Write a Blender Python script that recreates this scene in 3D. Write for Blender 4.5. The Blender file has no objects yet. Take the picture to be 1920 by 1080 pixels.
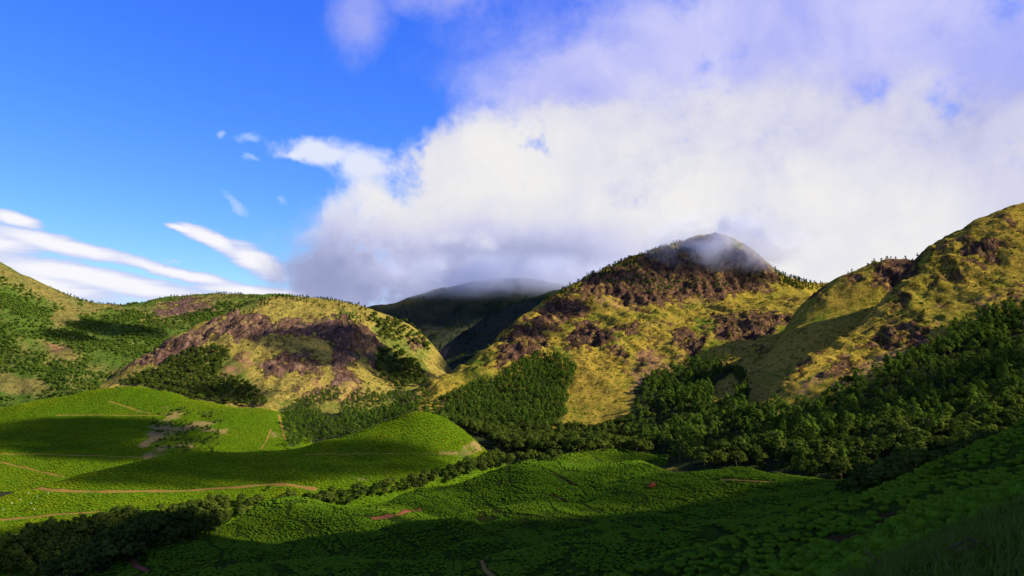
import bpy, math, random
import numpy as np
from mathutils import Vector, Matrix

random.seed(7); RNG = np.random.default_rng(11)
SC = bpy.context.scene
COL = SC.collection
R = math.radians

# ------------------------------------------------------------------ camera
FPX = 1478.0                    # focal length in pixels of the 1920 px wide photograph
PITCH = math.atan(100.0 / FPX)  # eye level lies 100 px under the picture centre
cam_d = bpy.data.cameras.new('camera'); cam = bpy.data.objects.new('camera', cam_d); COL.objects.link(cam)
cam_d.sensor_width = 36.0; cam_d.lens = 36.0 * FPX / 1920.0
cam_d.clip_start = 0.2; cam_d.clip_end = 60000
cam.location = (0, 0, 0); cam.rotation_euler = (R(90) + PITCH, 0, 0)
SC.camera = cam
SC.render.resolution_x, SC.render.resolution_y = 1024, 576

# ------------------------------------------------------------------ light
SUN_AZ, SUN_EL = 106.0, 29.5     # degrees clockwise from the view direction, above the horizon
SUN_DIR = np.array([math.sin(R(SUN_AZ)) * math.cos(R(SUN_EL)), math.cos(R(SUN_AZ)) * math.cos(R(SUN_EL)), math.sin(R(SUN_EL))])
sun_d = bpy.data.lights.new('sun', 'SUN'); sun_d.energy = 5.0; sun_d.angle = R(0.5); sun_d.color = (1.0, 0.93, 0.80)
sun = bpy.data.objects.new('sun', sun_d); COL.objects.link(sun)
sun.rotation_euler = Vector(-SUN_DIR).to_track_quat('-Z', 'Y').to_euler(); sun.location = tuple(SUN_DIR * 3000)

vs = SC.view_settings; vs.view_transform = 'Standard'; vs.look = 'None'; vs.exposure = 0.8; vs.gamma = 1.0; vs.use_curve_mapping = False
cy = SC.cycles; cy.max_bounces = 8; cy.diffuse_bounces = 2; cy.glossy_bounces = 2; cy.transmission_bounces = 3; cy.volume_bounces = 6; cy.transparent_max_bounces = 8
cy.use_adaptive_sampling = True; cy.adaptive_threshold = 0.02
cy.use_denoising = True
try: cy.denoiser = 'OPENIMAGEDENOISE'
except Exception: pass
cy.caustics_reflective = False; cy.caustics_refractive = False
SC.render.use_persistent_data = False

class NT:
    """a small writer for shader node trees"""
    def __init__(s, tree): s.t = tree; s.n = tree.nodes; s.l = tree.links; s.n.clear()
    def new(s, typ, **kw):
        o = s.n.new(typ)
        for k, v in kw.items(): setattr(o, k, v)
        return o
    def put(s, sock, v):
        if v is None: return
        if hasattr(v, 'is_output') or isinstance(v, bpy.types.NodeSocket): s.l.new(v, sock)
        else:
            if isinstance(v, tuple) and sock.type == 'RGBA' and len(v) == 3: v = v + (1,)
            sock.default_value = v
    def m(s, op, a, b=None, c=None, clamp=False):
        o = s.new('ShaderNodeMath', operation=op); o.use_clamp = clamp
        s.put(o.inputs[0], a); s.put(o.inputs[1], b); s.put(o.inputs[2], c)
        return o.outputs[0]
    def vm(s, op, a, b=None, out=0):
        o = s.new('ShaderNodeVectorMath', operation=op); s.put(o.inputs[0], a); s.put(o.inputs[1], b)
        return o.outputs[out]
    def scale(s, a, f):
        o = s.new('ShaderNodeVectorMath', operation='SCALE'); s.put(o.inputs[0], a); s.put(o.inputs['Scale'], f); return o.outputs[0]
    def ss(s, v, a, b, lo=0.0, hi=1.0):
        o = s.new('ShaderNodeMapRange', interpolation_type='SMOOTHSTEP')
        s.put(o.inputs[0], v)
        for i, q in zip((1, 2, 3, 4), (a, b, lo, hi)): s.put(o.inputs[i], q)
        return o.outputs[0]
    def lin(s, v, a, b, lo=0.0, hi=1.0):
        o = s.new('ShaderNodeMapRange'); s.put(o.inputs[0], v)
        for i, q in zip((1, 2, 3, 4), (a, b, lo, hi)): s.put(o.inputs[i], q)
        return o.outputs[0]
    def mix(s, f, a, b, mode='MIX'):
        o = s.new('ShaderNodeMix', data_type='RGBA', blend_type=mode)
        s.put(o.inputs[0], f); s.put(o.inputs[6], a); s.put(o.inputs[7], b)
        return o.outputs[2]
    def noise(s, vec, sc, det=4.0, rough=0.55, dist=0.0, lac=2.0, out=0):
        o = s.new('ShaderNodeTexNoise'); s.put(o.inputs['Vector'], vec); o.inputs['Scale'].default_value = sc
        o.inputs['Detail'].default_value = det; o.inputs['Roughness'].default_value = rough; o.inputs['Distortion'].default_value = dist
        o.inputs['Lacunarity'].default_value = lac
        return o.outputs[out]
    def xyz(s, x=0.0, y=0.0, z=0.0):
        o = s.new('ShaderNodeCombineXYZ'); s.put(o.inputs[0], x); s.put(o.inputs[1], y); s.put(o.inputs[2], z); return o.outputs[0]
    def sep(s, v):
        o = s.new('ShaderNodeSeparateXYZ'); s.put(o.inputs[0], v); return o.outputs
    def attr(s, name, typ='GEOMETRY'):
        return s.new('ShaderNodeAttribute', attribute_name=name, attribute_type=typ)

def azel(px, py):
    u, v = (px - 960) / FPX, (540 - py) / FPX
    x, y, z = u, math.cos(PITCH) - v * math.sin(PITCH), math.sin(PITCH) + v * math.cos(PITCH)
    return math.degrees(math.atan2(x, y)), math.degrees(math.atan2(z, math.hypot(x, y)))
# ------------------------------------------------------------------ sky: Nishita air with cloud cover by direction
def build_world():
    w = bpy.data.worlds.new('World'); SC.world = w; w.use_nodes = True
    w.cycles.sampling_method = 'MANUAL'; w.cycles.sample_map_resolution = 256
    g = NT(w.node_tree)
    out = g.new('ShaderNodeOutputWorld'); bg = g.new('ShaderNodeBackground'); bg.inputs[1].default_value = 0.058
    g.l.new(bg.outputs[0], out.inputs[0])
    sky = g.new('ShaderNodeTexSky', sky_type='NISHITA'); sky.sun_disc = False
    sky.sun_elevation = R(SUN_EL); sky.sun_rotation = R(SUN_AZ); sky.altitude = 1500; sky.air_density = 1.0; sky.dust_density = 0.2; sky.ozone_density = 2.0
    sc_ = g.new('ShaderNodeSeparateColor'); g.l.new(sky.outputs[0], sc_.inputs[0])
    # film response of the saturated phone picture, one curve for each channel
    def chan(c, k, p): return g.m('MULTIPLY', g.m('POWER', g.m('MULTIPLY', c, 0.1), p), k * 10)
    cc = g.new('ShaderNodeCombineColor')
    g.l.new(chan(sc_.outputs[0], 1.20, 1.46), cc.inputs[0]); g.l.new(chan(sc_.outputs[1], 1.22, 1.10), cc.inputs[1]); g.l.new(chan(sc_.outputs[2], 1.22, 0.22), cc.inputs[2])
    blue = cc.outputs[0]

    tc = g.new('ShaderNodeTexCoord'); D = g.vm('NORMALIZE', tc.outputs['Generated'])
    x, y, z = g.sep(D)
    az = g.m('MULTIPLY', g.m('ARCTAN2', x, y), 57.29578); el = g.m('MULTIPLY', g.m('ARCSINE', z), 57.29578)
    AE = g.xyz(az, el, 0.0)
    # wobble of the outlines
    w1 = g.noise(D, 6.0, 5, 0.66, out=1)
    wc = g.vm('SUBTRACT', w1, (.5, .5, .5))
    AEw = g.vm('ADD', AE, g.scale(wc, 4.5))
    AEs = g.vm('ADD', AE, g.scale(wc, 1.0))
    def ell(cx, cy, rx, ry, rot=0.0, src=None):
        a0, e0 = azel(cx, cy); a1, e1 = azel(cx + 10, cy); a2, e2 = azel(cx, cy + 10)
        sx = rx * math.hypot(a1 - a0, e1 - e0) / 10; sy = ry * math.hypot(a2 - a0, e2 - e0) / 10
        mp = g.new('ShaderNodeMapping', vector_type='TEXTURE')
        g.l.new(src or AEw, mp.inputs[0]); mp.inputs[1].default_value = (a0, e0, 0); mp.inputs[2].default_value = (0, 0, R(-rot)); mp.inputs[3].default_value = (sx, sy, 1)
        return g.m('SUBTRACT', 1.0, g.vm('LENGTH', mp.outputs[0], out=1))
    def union(lst, k=0.25):
        r = lst[0]
        for q in lst[1:]: r = g.m('SMOOTH_MAX', r, q, k)
        return r
    n_big = g.noise(D, 8.0, 7, 0.60, 0.3); n_low = g.sep(w1)[2]
    dn = g.m('MULTIPLY', g.m('SUBTRACT', n_big, 0.5), 1.35)
    # cumulus bank
    bank = union([ell(1010, 345, 280, 150), ell(870, 310, 130, 92), ell(1350, 430, 620, 280), ell(1850, 430, 560, 290), ell(880, 480, 330, 150), ell(705, 525, 195, 70), ell(760, 480, 140, 80), ell(1150, 560, 560, 130), ell(1500, 300, 420, 130), ell(1100, 260, 200, 80)], 0.3)
    bank_d = g.ss(g.m('ADD', g.m('MULTIPLY', bank, 1.6), g.m('MULTIPLY', dn, 0.62)), -0.24, 0.42)
    puff = union([ell(600, 283, 95, 34, 4), ell(690, 300, 80, 60), ell(555, 290, 40, 22), ell(545, 388, 30, 20, 20), ell(630, 405, 50, 50), ell(600, 440, 60, 30), ell(690, 420, 70, 70)], 0.3)
    puff_d = g.m('MULTIPLY', g.ss(g.m('ADD', puff, g.m('MULTIPLY', dn, 1.9)), 0.0, 0.85), 0.92)
    haze_w = g.m('MULTIPLY', g.ss(g.m('ADD', union([ell(690, 40, 70, 95, 25), ell(850, -5, 130, 40)], .2), g.m('MULTIPLY', dn, 1.6)), -0.1, 1.3), 0.75)
    wisp = union([ell(475, 263, 34, 12, -12), ell(418, 263, 14, 11), ell(455, 381, 38, 11, 30), ell(315, 478, 24, 5, 5), ell(485, 298, 28, 10)], 0.05)
    wisp_d = g.m('MULTIPLY', g.ss(g.m('ADD', wisp, g.m('MULTIPLY', dn, 1.3)), 0.0, 0.9), 0.55)
    # thin lavender veil above the bank, running on to the right and overhead
    veil = g.m('MULTIPLY', union([ell(1500, 150, 620, 280, 2), ell(1090, 150, 220, 80, -16), ell(1950, 250, 520, 420), ell(2600, -200, 1000, 700)], 0.25), 1.3)
    veil_d = g.m('MULTIPLY', g.ss(g.m('ADD', veil, g.m('MULTIPLY', dn, 0.75)), -0.50, 0.70), 0.95)
    # broken cloud over the rest of the sky, behind and beside the viewer
    off = g.m('MULTIPLY', g.ss(g.m('ABSOLUTE', az), 50, 85), g.ss(el, -5, 12))
    rest_d = g.m('MULTIPLY', g.m('MULTIPLY', g.ss(g.m('ADD', n_low, g.m('MULTIPLY', dn, 0.25)), 0.46, 0.66), off), 0.85)
    # flat streaks low on the left
    smap = g.new('ShaderNodeMapping'); g.l.new(AE, smap.inputs[0]); smap.inputs[2].default_value = (0, 0, R(11)); smap.inputs[3].default_value = (0.10, 0.9, 1)
    sn = g.noise(smap.outputs[0], 1.1, 7, 0.58); sdn = g.m('MULTIPLY', g.m('SUBTRACT', sn, 0.5), 1.1)
    E = lambda *a: ell(*a, src=AEs)
    streak = union([E(30, 412, 75, 20, 16), E(120, 462, 230, 24, 12), E(-60, 450, 200, 34, 6), E(330, 510, 240, 17, 13), E(200, 528, 360, 32, 9), E(510, 551, 220, 17, 5), E(395, 447, 100, 20, 24), E(485, 492, 95, 34, 27), E(340, 427, 45, 9, 12), E(60, 540, 260, 34, 6)], 0.16)
    streak_d = g.ss(g.m('ADD', streak, sdn), 0.08, 0.42)
    streak_core = g.ss(g.m('ADD', streak, sdn), 0.15, 0.75)

    # shade of the clouds
    lit = union([ell(960, 310, 330, 130), ell(1250, 420, 460, 190), ell(1500, 450, 420, 180), ell(590, 280, 110, 60)], 0.3)
    base_dark = union([ell(830, 530, 330, 95), ell(980, 505, 240, 95)], 0.3)
    b = g.m('ADD', g.lin(lit, -0.9, 0.5, 0.42, 0.92), g.m('ADD', g.m('MULTIPLY', g.m('SUBTRACT', n_big, 0.5), 0.8), g.m('MULTIPLY', g.m('SUBTRACT', n_low, 0.5), 0.5)))
    spots = g.ss(g.m('ADD', union([ell(905, 450, 75, 34, 10), ell(995, 462, 60, 34), ell(830, 440, 60, 26)], .2), g.m('MULTIPLY', dn, 2.6)), 0.2, 1.5)
    bd = g.ss(g.m('ADD', base_dark, g.m('MULTIPLY', dn, 0.7)), -0.45, 0.75)
    b = g.m('SUBTRACT', b, g.m('MULTIPLY', bd, 0.62)); b = g.m('ADD', b, g.m('MULTIPLY', spots, 0.42), clamp=True)
    ramp = g.new('ShaderNodeValToRGB'); g.l.new(b, ramp.inputs[0]); cr = ramp.color_ramp
    cr.elements[0].position = 0.0; cr.elements[0].color = (0.27, 0.31, 0.53, 1); cr.elements[1].position = 1.0; cr.elements[1].color = (0.87, 0.86, 0.85, 1)
    for p, c in ((0.3, (0.42, 0.45, 0.68)), (0.55, (0.60, 0.61, 0.82)), (0.8, (0.76, 0.76, 0.84))):
        e = cr.elements.new(p); e.color = c + (1,)
    K = 10.0
    def up(c): return g.mix(1.0, c, (K, K, K), 'MULTIPLY')
    col = g.mix(veil_d, blue, up(g.mix(g.ss(dn, -0.3, 0.4), (0.42, 0.45, 0.92), (0.66, 0.66, 0.94))))
    col = g.mix(haze_w, col, up((0.42, 0.46, 0.90)))
    col = g.mix(rest_d, col, up((0.62, 0.62, 0.76)))
    col = g.mix(wisp_d, col, up((0.55, 0.70, 0.95)))
    col = g.mix(puff_d, col, up(g.mix(g.ss(b, 0.3, 0.9), (0.50, 0.62, 0.92), (0.80, 0.84, 0.96))))
    col = g.mix(streak_d, col, up(g.mix(streak_core, (0.50, 0.58, 0.90), (0.93, 0.93, 0.98))))
    col = g.mix(bank_d, col, up(ramp.outputs[0]))
    g.l.new(col, bg.inputs[0])
build_world()
# ------------------------------------------------------------------ noise and projection helpers
def _hash(ix, iy, seed):
    h = (ix.astype(np.int64) * 374761393 + iy.astype(np.int64) * 668265263 + seed * 1442695041) & 0xffffffff
    h = ((h ^ (h >> 13)) * 1274126177) & 0xffffffff
    return (h ^ (h >> 16)) & 0xffffffff
def perlin(x, y, seed=0):
    x = np.asarray(x, float); y = np.asarray(y, float)
    x0 = np.floor(x); y0 = np.floor(y); fx = x - x0; fy = y - y0
    def g(ix, iy, dx, dy):
        a = _hash(ix, iy, seed) * (2 * np.pi / 4294967296.0)
        return np.cos(a) * dx + np.sin(a) * dy
    u = fx * fx * fx * (fx * (fx * 6 - 15) + 10); v = fy * fy * fy * (fy * (fy * 6 - 15) + 10)
    n00 = g(x0, y0, fx, fy); n10 = g(x0 + 1, y0, fx - 1, fy); n01 = g(x0, y0 + 1, fx, fy - 1); n11 = g(x0 + 1, y0 + 1, fx - 1, fy - 1)
    return ((n00 * (1 - u) + n10 * u) * (1 - v) + (n01 * (1 - u) + n11 * u) * v) * 1.5
def fbm(x, y, size, octv=4, seed=0, gain=0.5):
    s = 0.0; a = 1.0; f = 1.0 / size
    for i in range(octv):
        s = s + a * perlin(x * f + 17.3 * i, y * f - 9.1 * i, seed + i); a *= gain; f *= 2.03
    return s
def ridged(x, y, size, octv=4, seed=0, gain=0.5):
    s = 0.0; a = 1.0; f = 1.0 / size; t = 0.0
    for i in range(octv):
        s = s + a * (1 - 2.2 * np.abs(perlin(x * f + 7.7 * i, y * f + 3.1 * i, seed + i))); t += a; a *= gain; f *= 2.07
    return s / t
def sstep(v, a, b):
    t = np.clip((v - a) / (b - a), 0, 1); return t * t * (3 - 2 * t)

CP, SP = math.cos(PITCH), math.sin(PITCH)
def P(px, py, d):
    """point at forward distance d seen at photograph pixel (px, py)"""
    u, v = (px - 960) / FPX, (540 - py) / FPX
    k = d / (CP - v * SP)
    return (u * k, d, (SP + v * CP) * k)
def proj(x, y, z):
    zc = y * CP + z * SP; yc = -y * SP + z * CP
    zc = np.where(zc < 0.5, 0.5, zc)
    return 960 + FPX * x / zc, 540 - FPX * yc / zc
def inpoly(px, py, poly):
    poly = np.asarray(poly, float); ins = np.zeros(np.shape(px), bool); n = len(poly)
    for i in range(n):
        x1, y1 = poly[i]; x2, y2 = poly[(i + 1) % n]
        c = ((y1 > py) != (y2 > py)) & (px < (x2 - x1) * (py - y1) / (y2 - y1 + 1e-12) + x1)
        ins ^= c
    return ins
def softpoly(px, py, poly, w):
    """1 inside, 0 outside, w px wide edge"""
    poly = np.asarray(poly, float); n = len(poly); dmin = np.full(np.shape(px), 1e9)
    for i in range(n):
        a = poly[i]; b = poly[(i + 1) % n]; ab = b - a; L = ab @ ab + 1e-9
        t = np.clip(((px - a[0]) * ab[0] + (py - a[1]) * ab[1]) / L, 0, 1)
        dmin = np.minimum(dmin, np.hypot(px - a[0] - t * ab[0], py - a[1] - t * ab[1]))
    sd = np.where(inpoly(px, py, poly), dmin, -dmin)
    return sstep(sd, -w, w)

def tps(ctrl, X, Y, lam=1e-4):
    c = np.asarray(ctrl, float); S = 400.0
    p = c[:, :2] / S; n = len(p)
    def U(r2): return 0.5 * r2 * np.log(r2 + 1e-12)
    K = U(((p[:, None] - p[None]) ** 2).sum(-1)) + lam * np.eye(n)
    Pm = np.c_[np.ones(n), p]
    A = np.block([[K, Pm], [Pm.T, np.zeros((3, 3))]])
    sol = np.linalg.solve(A, np.r_[c[:, 2], 0, 0, 0]); wts, a = sol[:n], sol[n:]
    q = np.c_[X.ravel(), Y.ravel()] / S; o = np.empty(len(q))
    for i in range(0, len(q), 20000):
        b = q[i:i + 20000]
        o[i:i + 20000] = U(((b[:, None] - p[None]) ** 2).sum(-1)) @ wts + a[0] + b @ a[1:]
    return o.reshape(X.shape)
def dens(row, step=45):
    out = []
    for a, b in zip(row[:-1], row[1:]):
        n = max(1, int(abs(b[0] - a[0]) / step + abs(b[1] - a[1]) / step))
        for i in range(n):
            t = i / n; out.append(tuple(a[k] + (b[k] - a[k]) * t for k in range(3)))
    out.append(tuple(row[-1])); return out

class Layer: pass
LAYERS = []
def cubic_up(Zc, fx, fy):
    """Catmull-Rom sampling of a coarse grid"""
    def w(t): return np.stack([-0.5*t+t*t-0.5*t**3, 1-2.5*t*t+1.5*t**3, 0.5*t+2*t*t-1.5*t**3, -0.5*t*t+0.5*t**3])
    ny, nx = Zc.shape
    ix = np.clip(np.floor(fx).astype(int), 1, nx - 3); iy = np.clip(np.floor(fy).astype(int), 1, ny - 3)
    wx = w(fx - ix); wy = w(fy - iy)
    rows = sum(Zc[:, ix + k - 1] * wx[k] for k in range(4))
    return sum(rows[iy + k - 1, :] * wy[k][:, None] for k in range(4))

def layer(name, res, bounds, crest=(), base=(), inner=(), world=(), folds=(), k1=1.10, k2=1.28, drop=0.35, under=0.45, noise=None, border=None, step=45, coarse=10.0, lam=1e-4):
    L = Layer(); L.name = name; L.res = res; x0, x1, y0, y1 = bounds
    ctrl = []
    for row in crest:
        for (px, py, d) in dens(row, step):
            x, y, z = P(px, py, d); ctrl.append((x, y, z))
            for k in (k1, k2):
                ctrl.append((x * k, y * k, z * k - drop * (k - 1) * d))
    for row in base:
        for (px, py, d) in dens(row, step):
            x, y, z = P(px, py, d); ctrl.append((x, y, z))
            k = 0.87; ctrl.append((x * k, y * k, z - under * (1 - k) * d))
    for row in folds:
        for (px, py, d) in dens(row, step):
            x, y, z = P(px, py, d); ctrl.append((x, y, z)); k = 1.055; ctrl.append((x * k, y * k, z * k - 0.30 * (k - 1) * d))
    for row in inner:
        for (px, py, d) in dens(row, step): ctrl.append(P(px, py, d))
    ctrl += list(world)
    if border is not None:
        n = 10
        for i in range(n + 1):
            t = i / n
            for q in ((x0 + (x1 - x0) * t, y0), (x0 + (x1 - x0) * t, y1), (x0, y0 + (y1 - y0) * t), (x1, y0 + (y1 - y0) * t)):
                dm = min(math.hypot(q[0] - c[0], q[1] - c[1]) for c in ctrl[:4000])
                if dm > 60: ctrl.append((q[0], q[1], border))
    # drop near-duplicate controls
    seen = {}; cc = []
    for c in ctrl:
        key = (round(c[0] / 3), round(c[1] / 3))
        if key not in seen: seen[key] = 1; cc.append(c)
    nx = int((x1 - x0) / res) + 1; ny = int((y1 - y0) / res) + 1
    cnx = int((x1 - x0) / coarse) + 4; cny = int((y1 - y0) / coarse) + 4
    cx = x0 - coarse + np.arange(cnx) * coarse; cyy = y0 - coarse + np.arange(cny) * coarse
    CX, CY = np.meshgrid(cx, cyy)
    Zc = tps(cc, CX, CY, lam)
    xs = x0 + np.arange(nx) * res; ys = y0 + np.arange(ny) * res
    L.xs, L.ys = xs, ys
    Z = cubic_up(Zc, (xs - cx[0]) / coarse, (ys - cyy[0]) / coarse)
    X, Y = np.meshgrid(xs, ys)
    L.X, L.Y = X, Y
    L.PX, L.PY = proj(X, Y, Z)
    L.Z = Z; L.att = {}
    if noise: noise(L)
    LAYERS.append(L); return L
def sample(L, x, y, arr=None):
    arr = L.Z if arr is None else arr
    fx = (x - L.xs[0]) / L.res; fy = (y - L.ys[0]) / L.res
    ny, nx = arr.shape
    ok = (fx >= 0) & (fy >= 0) & (fx < nx - 1) & (fy < ny - 1)
    ix = np.clip(np.floor(fx).astype(int), 0, nx - 2); iy = np.clip(np.floor(fy).astype(int), 0, ny - 2)
    tx = np.clip(fx - ix, 0, 1); ty = np.clip(fy - iy, 0, 1)
    v = (arr[iy, ix] * (1 - tx) + arr[iy, ix + 1] * tx) * (1 - ty) + (arr[iy + 1, ix] * (1 - tx) + arr[iy + 1, ix + 1] * tx) * ty
    return np.where(ok, v, -1e4)
GROUND_Z = -122.0
def zmax(x, y, skip=None):
    x = np.asarray(x, float); y = np.asarray(y, float)
    z = np.full(x.shape, GROUND_Z); who = np.full(x.shape, -1)
    for i, L in enumerate(LAYERS):
        if L is skip: continue
        v = sample(L, x, y); m = v > z
        z = np.where(m, v, z); who = np.where(m, i, who)
    return z, who
DM = np.exp(np.linspace(math.log(4), math.log(4500), 900))
def hit(px, py):
    """first terrain point along the ray of a photograph pixel"""
    u, v = (px - 960) / FPX, (540 - py) / FPX
    k = DM / (CP - v * SP); x, y, z = u * k, DM, (SP + v * CP) * k
    t, _ = zmax(x, y); i = np.nonzero(t > z)[0]
    if not len(i): return None
    i = i[0]
    if i > 0:
        a = z[i-1] - t[i-1]; b = t[i] - z[i]; f = a / (a + b + 1e-9)
        x_, y_ = x[i-1] + (x[i]-x[i-1]) * f, y[i-1] + (y[i]-y[i-1]) * f
    else: x_, y_ = x[i], y[i]
    return x_, y_, float(zmax(np.array([x_]), np.array([y_]))[0][0])
def visible(x, y, z, tol=2.0):
    """are these points seen from the camera over the terrain"""
    vis = np.ones(len(x), bool)
    for t in np.linspace(0.06, 0.985, 110):
        g, _ = zmax(x * t, y * t); vis &= g < z * t + tol * (0.3 + 0.7 * t)
    return vis

# ------------------------------------------------------------------ landforms
def n_near(L):
    L.Z += 0.5 * fbm(L.X, L.Y, 14, 3, 3) * sstep(np.hypot(L.X, L.Y), 4, 25)
L_near = layer('tea_slope', 1.0, (-90, 170, -60, 215), step=60, coarse=6.0, noise=n_near,
    crest=[[(1000, 1120, 92), (1140, 1082, 95), (1280, 1037, 100), (1430, 1005, 106), (1547, 965, 114), (1613, 938, 118), (1780, 875, 128), (1920, 820, 136), (2120, 735, 145)]],
    inner=[[(1500, 1090, 36), (1563, 1052, 40), (1640, 1012, 43), (1730, 993, 46), (1810, 997, 47), (1920, 965, 45), (2100, 900, 45)],
           [(1440, 1075, 62), (1560, 1030, 60), (1700, 985, 66), (1850, 960, 68), (2000, 890, 70)],
           [(1560, 1000, 88), (1750, 930, 95), (1920, 880, 100)],
           [(1350, 1110, 12), (1500, 1085, 11), (1650, 1068, 10), (1800, 1056, 10), (1940, 1046, 10)],
           [(1560, 1075, 24), (1700, 1035, 26), (1850, 1020, 27), (1980, 1000, 27)]],
    world=[(0, 0, -1.65), (2, 2, -1.7), (4, 5, -2.1), (-3, 1, -2.5), (-8, 0, -6), (-8, 8, -8), (-20, 10, -18), (-30, 40, -36), (-40, -30, -32), (-80, -50, -62), (-85, 60, -72), (-60, 110, -74), (-10, 130, -66), (-80, 200, -92), (20, 190, -82),
           (10, -20, 1), (40, -40, 14), (100, -50, 42), (165, -55, 66), (60, 10, 14), (110, 20, 34), (165, 20, 56), (120, 80, 22), (165, 90, 40), (165, 150, 22), (150, 210, -15), (90, 200, -55), (5, 30, -13), (0, 20, -12), (-2, 45, -24), (10, 45, -18), (10, 60, -25), (-3, 75, -32), (4, 85, -31), (18, 80, -27), (6, 18, -6.5)])

def n_mid(L):
    L.Z += 4.2 * fbm(L.X, L.Y * 1.3, 75, 2, 21) + 1.8 * (ridged(L.X * .7, L.Y, 40, 2, 24) - .4) + 0.6 * fbm(L.X, L.Y, 11, 2, 5)
L_mid = layer('tea_field', 2.0, (-330, 330, 110, 640), step=60, noise=n_mid, drop=0.30, k1=1.07, k2=1.16,
    folds=[[(380, 1082, 240), (480, 1062, 246), (600, 1042, 254), (660, 1038, 256), (720, 1046, 253), (800, 1051, 250), (880, 1056, 246)],
           [(790, 1040, 276), (850, 1020, 286), (900, 1010, 290), (960, 1013, 288), (1010, 1022, 284)], [(930, 1048, 226), (980, 1030, 232), (1060, 1022, 236), (1150, 1010, 240), (1230, 1003, 242)],
           [(600, 1012, 316), (680, 1003, 322), (740, 991, 330), (810, 984, 334), (880, 980, 336)], [(900, 956, 384), (980, 946, 392), (1060, 948, 390)], [(1080, 980, 326), (1160, 968, 334), (1230, 966, 334)]],
    crest=[[(60, 1110, 292), (143, 1080, 300), (233, 1043, 325), (363, 1003, 355), (403, 987, 365), (470, 958, 385), (550, 942, 400), (600, 947, 400), (640, 956, 395)],
           [(655, 955, 420), (733, 933, 440), (800, 919, 455), (867, 910, 470)],
           [(1195, 872, 470), (1225, 868, 470), (1245, 878, 460)],
           [(1300, 884, 440), (1340, 879, 440), (1400, 876, 435), (1450, 884, 420)]],
    inner=[[(880, 905, 478), (960, 878, 520), (1050, 858, 555), (1130, 842, 590)],
           [(1130, 842, 590), (1180, 850, 580), (1215, 866, 500)],
           [(1480, 920, 360), (1530, 965, 300), (1560, 985, 260)],
           [(540, 990, 350), (650, 985, 355)], [(1150, 930, 405), (1300, 925, 385), (1420, 920, 370)],
           [(1100, 985, 330), (1250, 975, 330), (1400, 985, 300), (1480, 985, 285)],
           [(1000, 910, 445), (1100, 890, 470), (1180, 890, 455)],
           [(900, 1080, 205), (1100, 1075, 205), (700, 1085, 210), (500, 1100, 215)]],
    world=[(-330, 110, -125), (-330, 250, -125), (-330, 420, -125), (-300, 640, -130), (-150, 640, -120), (-150, 560, -118), (-60, 600, -112), (-40, 540, -106), (60, 640, -100), (250, 640, -90), (320, 560, -72), (320, 400, -66), (320, 250, -70), (320, 120, -70), (180, 120, -70), (0, 120, -72), (-180, 120, -90), (-250, 330, -122), (-190, 450, -119), (-120, 480, -114), (-80, 510, -110), (160, 230, -68), (230, 300, -66)])

def n_hill(L):
    L.Z += 1.3 * fbm(L.X, L.Y, 60, 3, 31) + 0.4 * fbm(L.X, L.Y, 12, 2, 8)
L_long = layer('tea_hill', 2.0, (-520, 20, 360, 790), step=50, noise=n_hill, border=-150, k1=1.06, k2=1.13,
    crest=[[(-160, 985, 490), (0, 935, 520), (80, 914, 540), (200, 880, 562), (280, 862, 580), (340, 852, 592), (430, 846, 600), (500, 845, 608), (560, 841, 618), (640, 818, 640), (700, 798, 655), (750, 780, 665), (785, 770, 668), (815, 776, 665), (850, 795, 655), (880, 816, 645), (903, 838, 632)]],
    base=[[(-160, 1060, 430), (0, 1020, 440), (150, 990, 455), (300, 965, 475), (450, 940, 500), (600, 912, 525), (740, 893, 545), (830, 872, 570), (895, 858, 595)]],
    inner=[[(0, 975, 478), (200, 935, 500), (400, 905, 528), (600, 875, 560), (760, 852, 590), (870, 848, 605)],
           [(700, 830, 615), (790, 808, 628), (860, 828, 622)], [(560, 858, 590), (640, 845, 608)]])
L_far_tea = layer('tea_terrace', 2.5, (-680, -180, 560, 1010), step=50, noise=n_hill, border=-160, k1=1.05, k2=1.12, drop=0.25,
    crest=[[(-120, 795, 890), (0, 766, 900), (100, 746, 920), (200, 729, 932), (270, 726, 930), (330, 738, 918), (400, 757, 900), (470, 768, 888), (525, 776, 876), (560, 800, 850)]],
    base=[[(-120, 960, 610), (0, 935, 640), (150, 905, 660), (300, 880, 680), (430, 862, 700), (540, 850, 720)]],
    inner=[[(0, 850, 735), (150, 835, 755), (280, 815, 775), (420, 810, 785), (530, 830, 760)], [(0, 800, 820), (150, 780, 840), (300, 770, 845), (430, 782, 830), (520, 795, 830)]])

L_vale = layer('valley_floor', 4.0, (-420, 330, 640, 1280), coarse=20, step=60, border=-160, noise=lambda L: setattr(L, 'Z', L.Z + 3 * fbm(L.X, L.Y, 70, 4, 44)),
    inner=[[(500, 845, 770), (600, 840, 775), (700, 835, 780), (820, 830, 790), (950, 845, 740), (1050, 852, 700), (1150, 848, 680)],
           [(520, 800, 880), (640, 790, 900), (780, 790, 905), (900, 815, 830), (1000, 830, 790), (1130, 838, 740)],
           [(540, 775, 960), (650, 768, 1000), (760, 762, 1020), (800, 760, 1040)]],
    world=[(-60, 1150, -70), (-300, 1200, -70), (200, 900, -130), (110, 880, -128), (60, 960, -120), (250, 1100, -130)])

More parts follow.
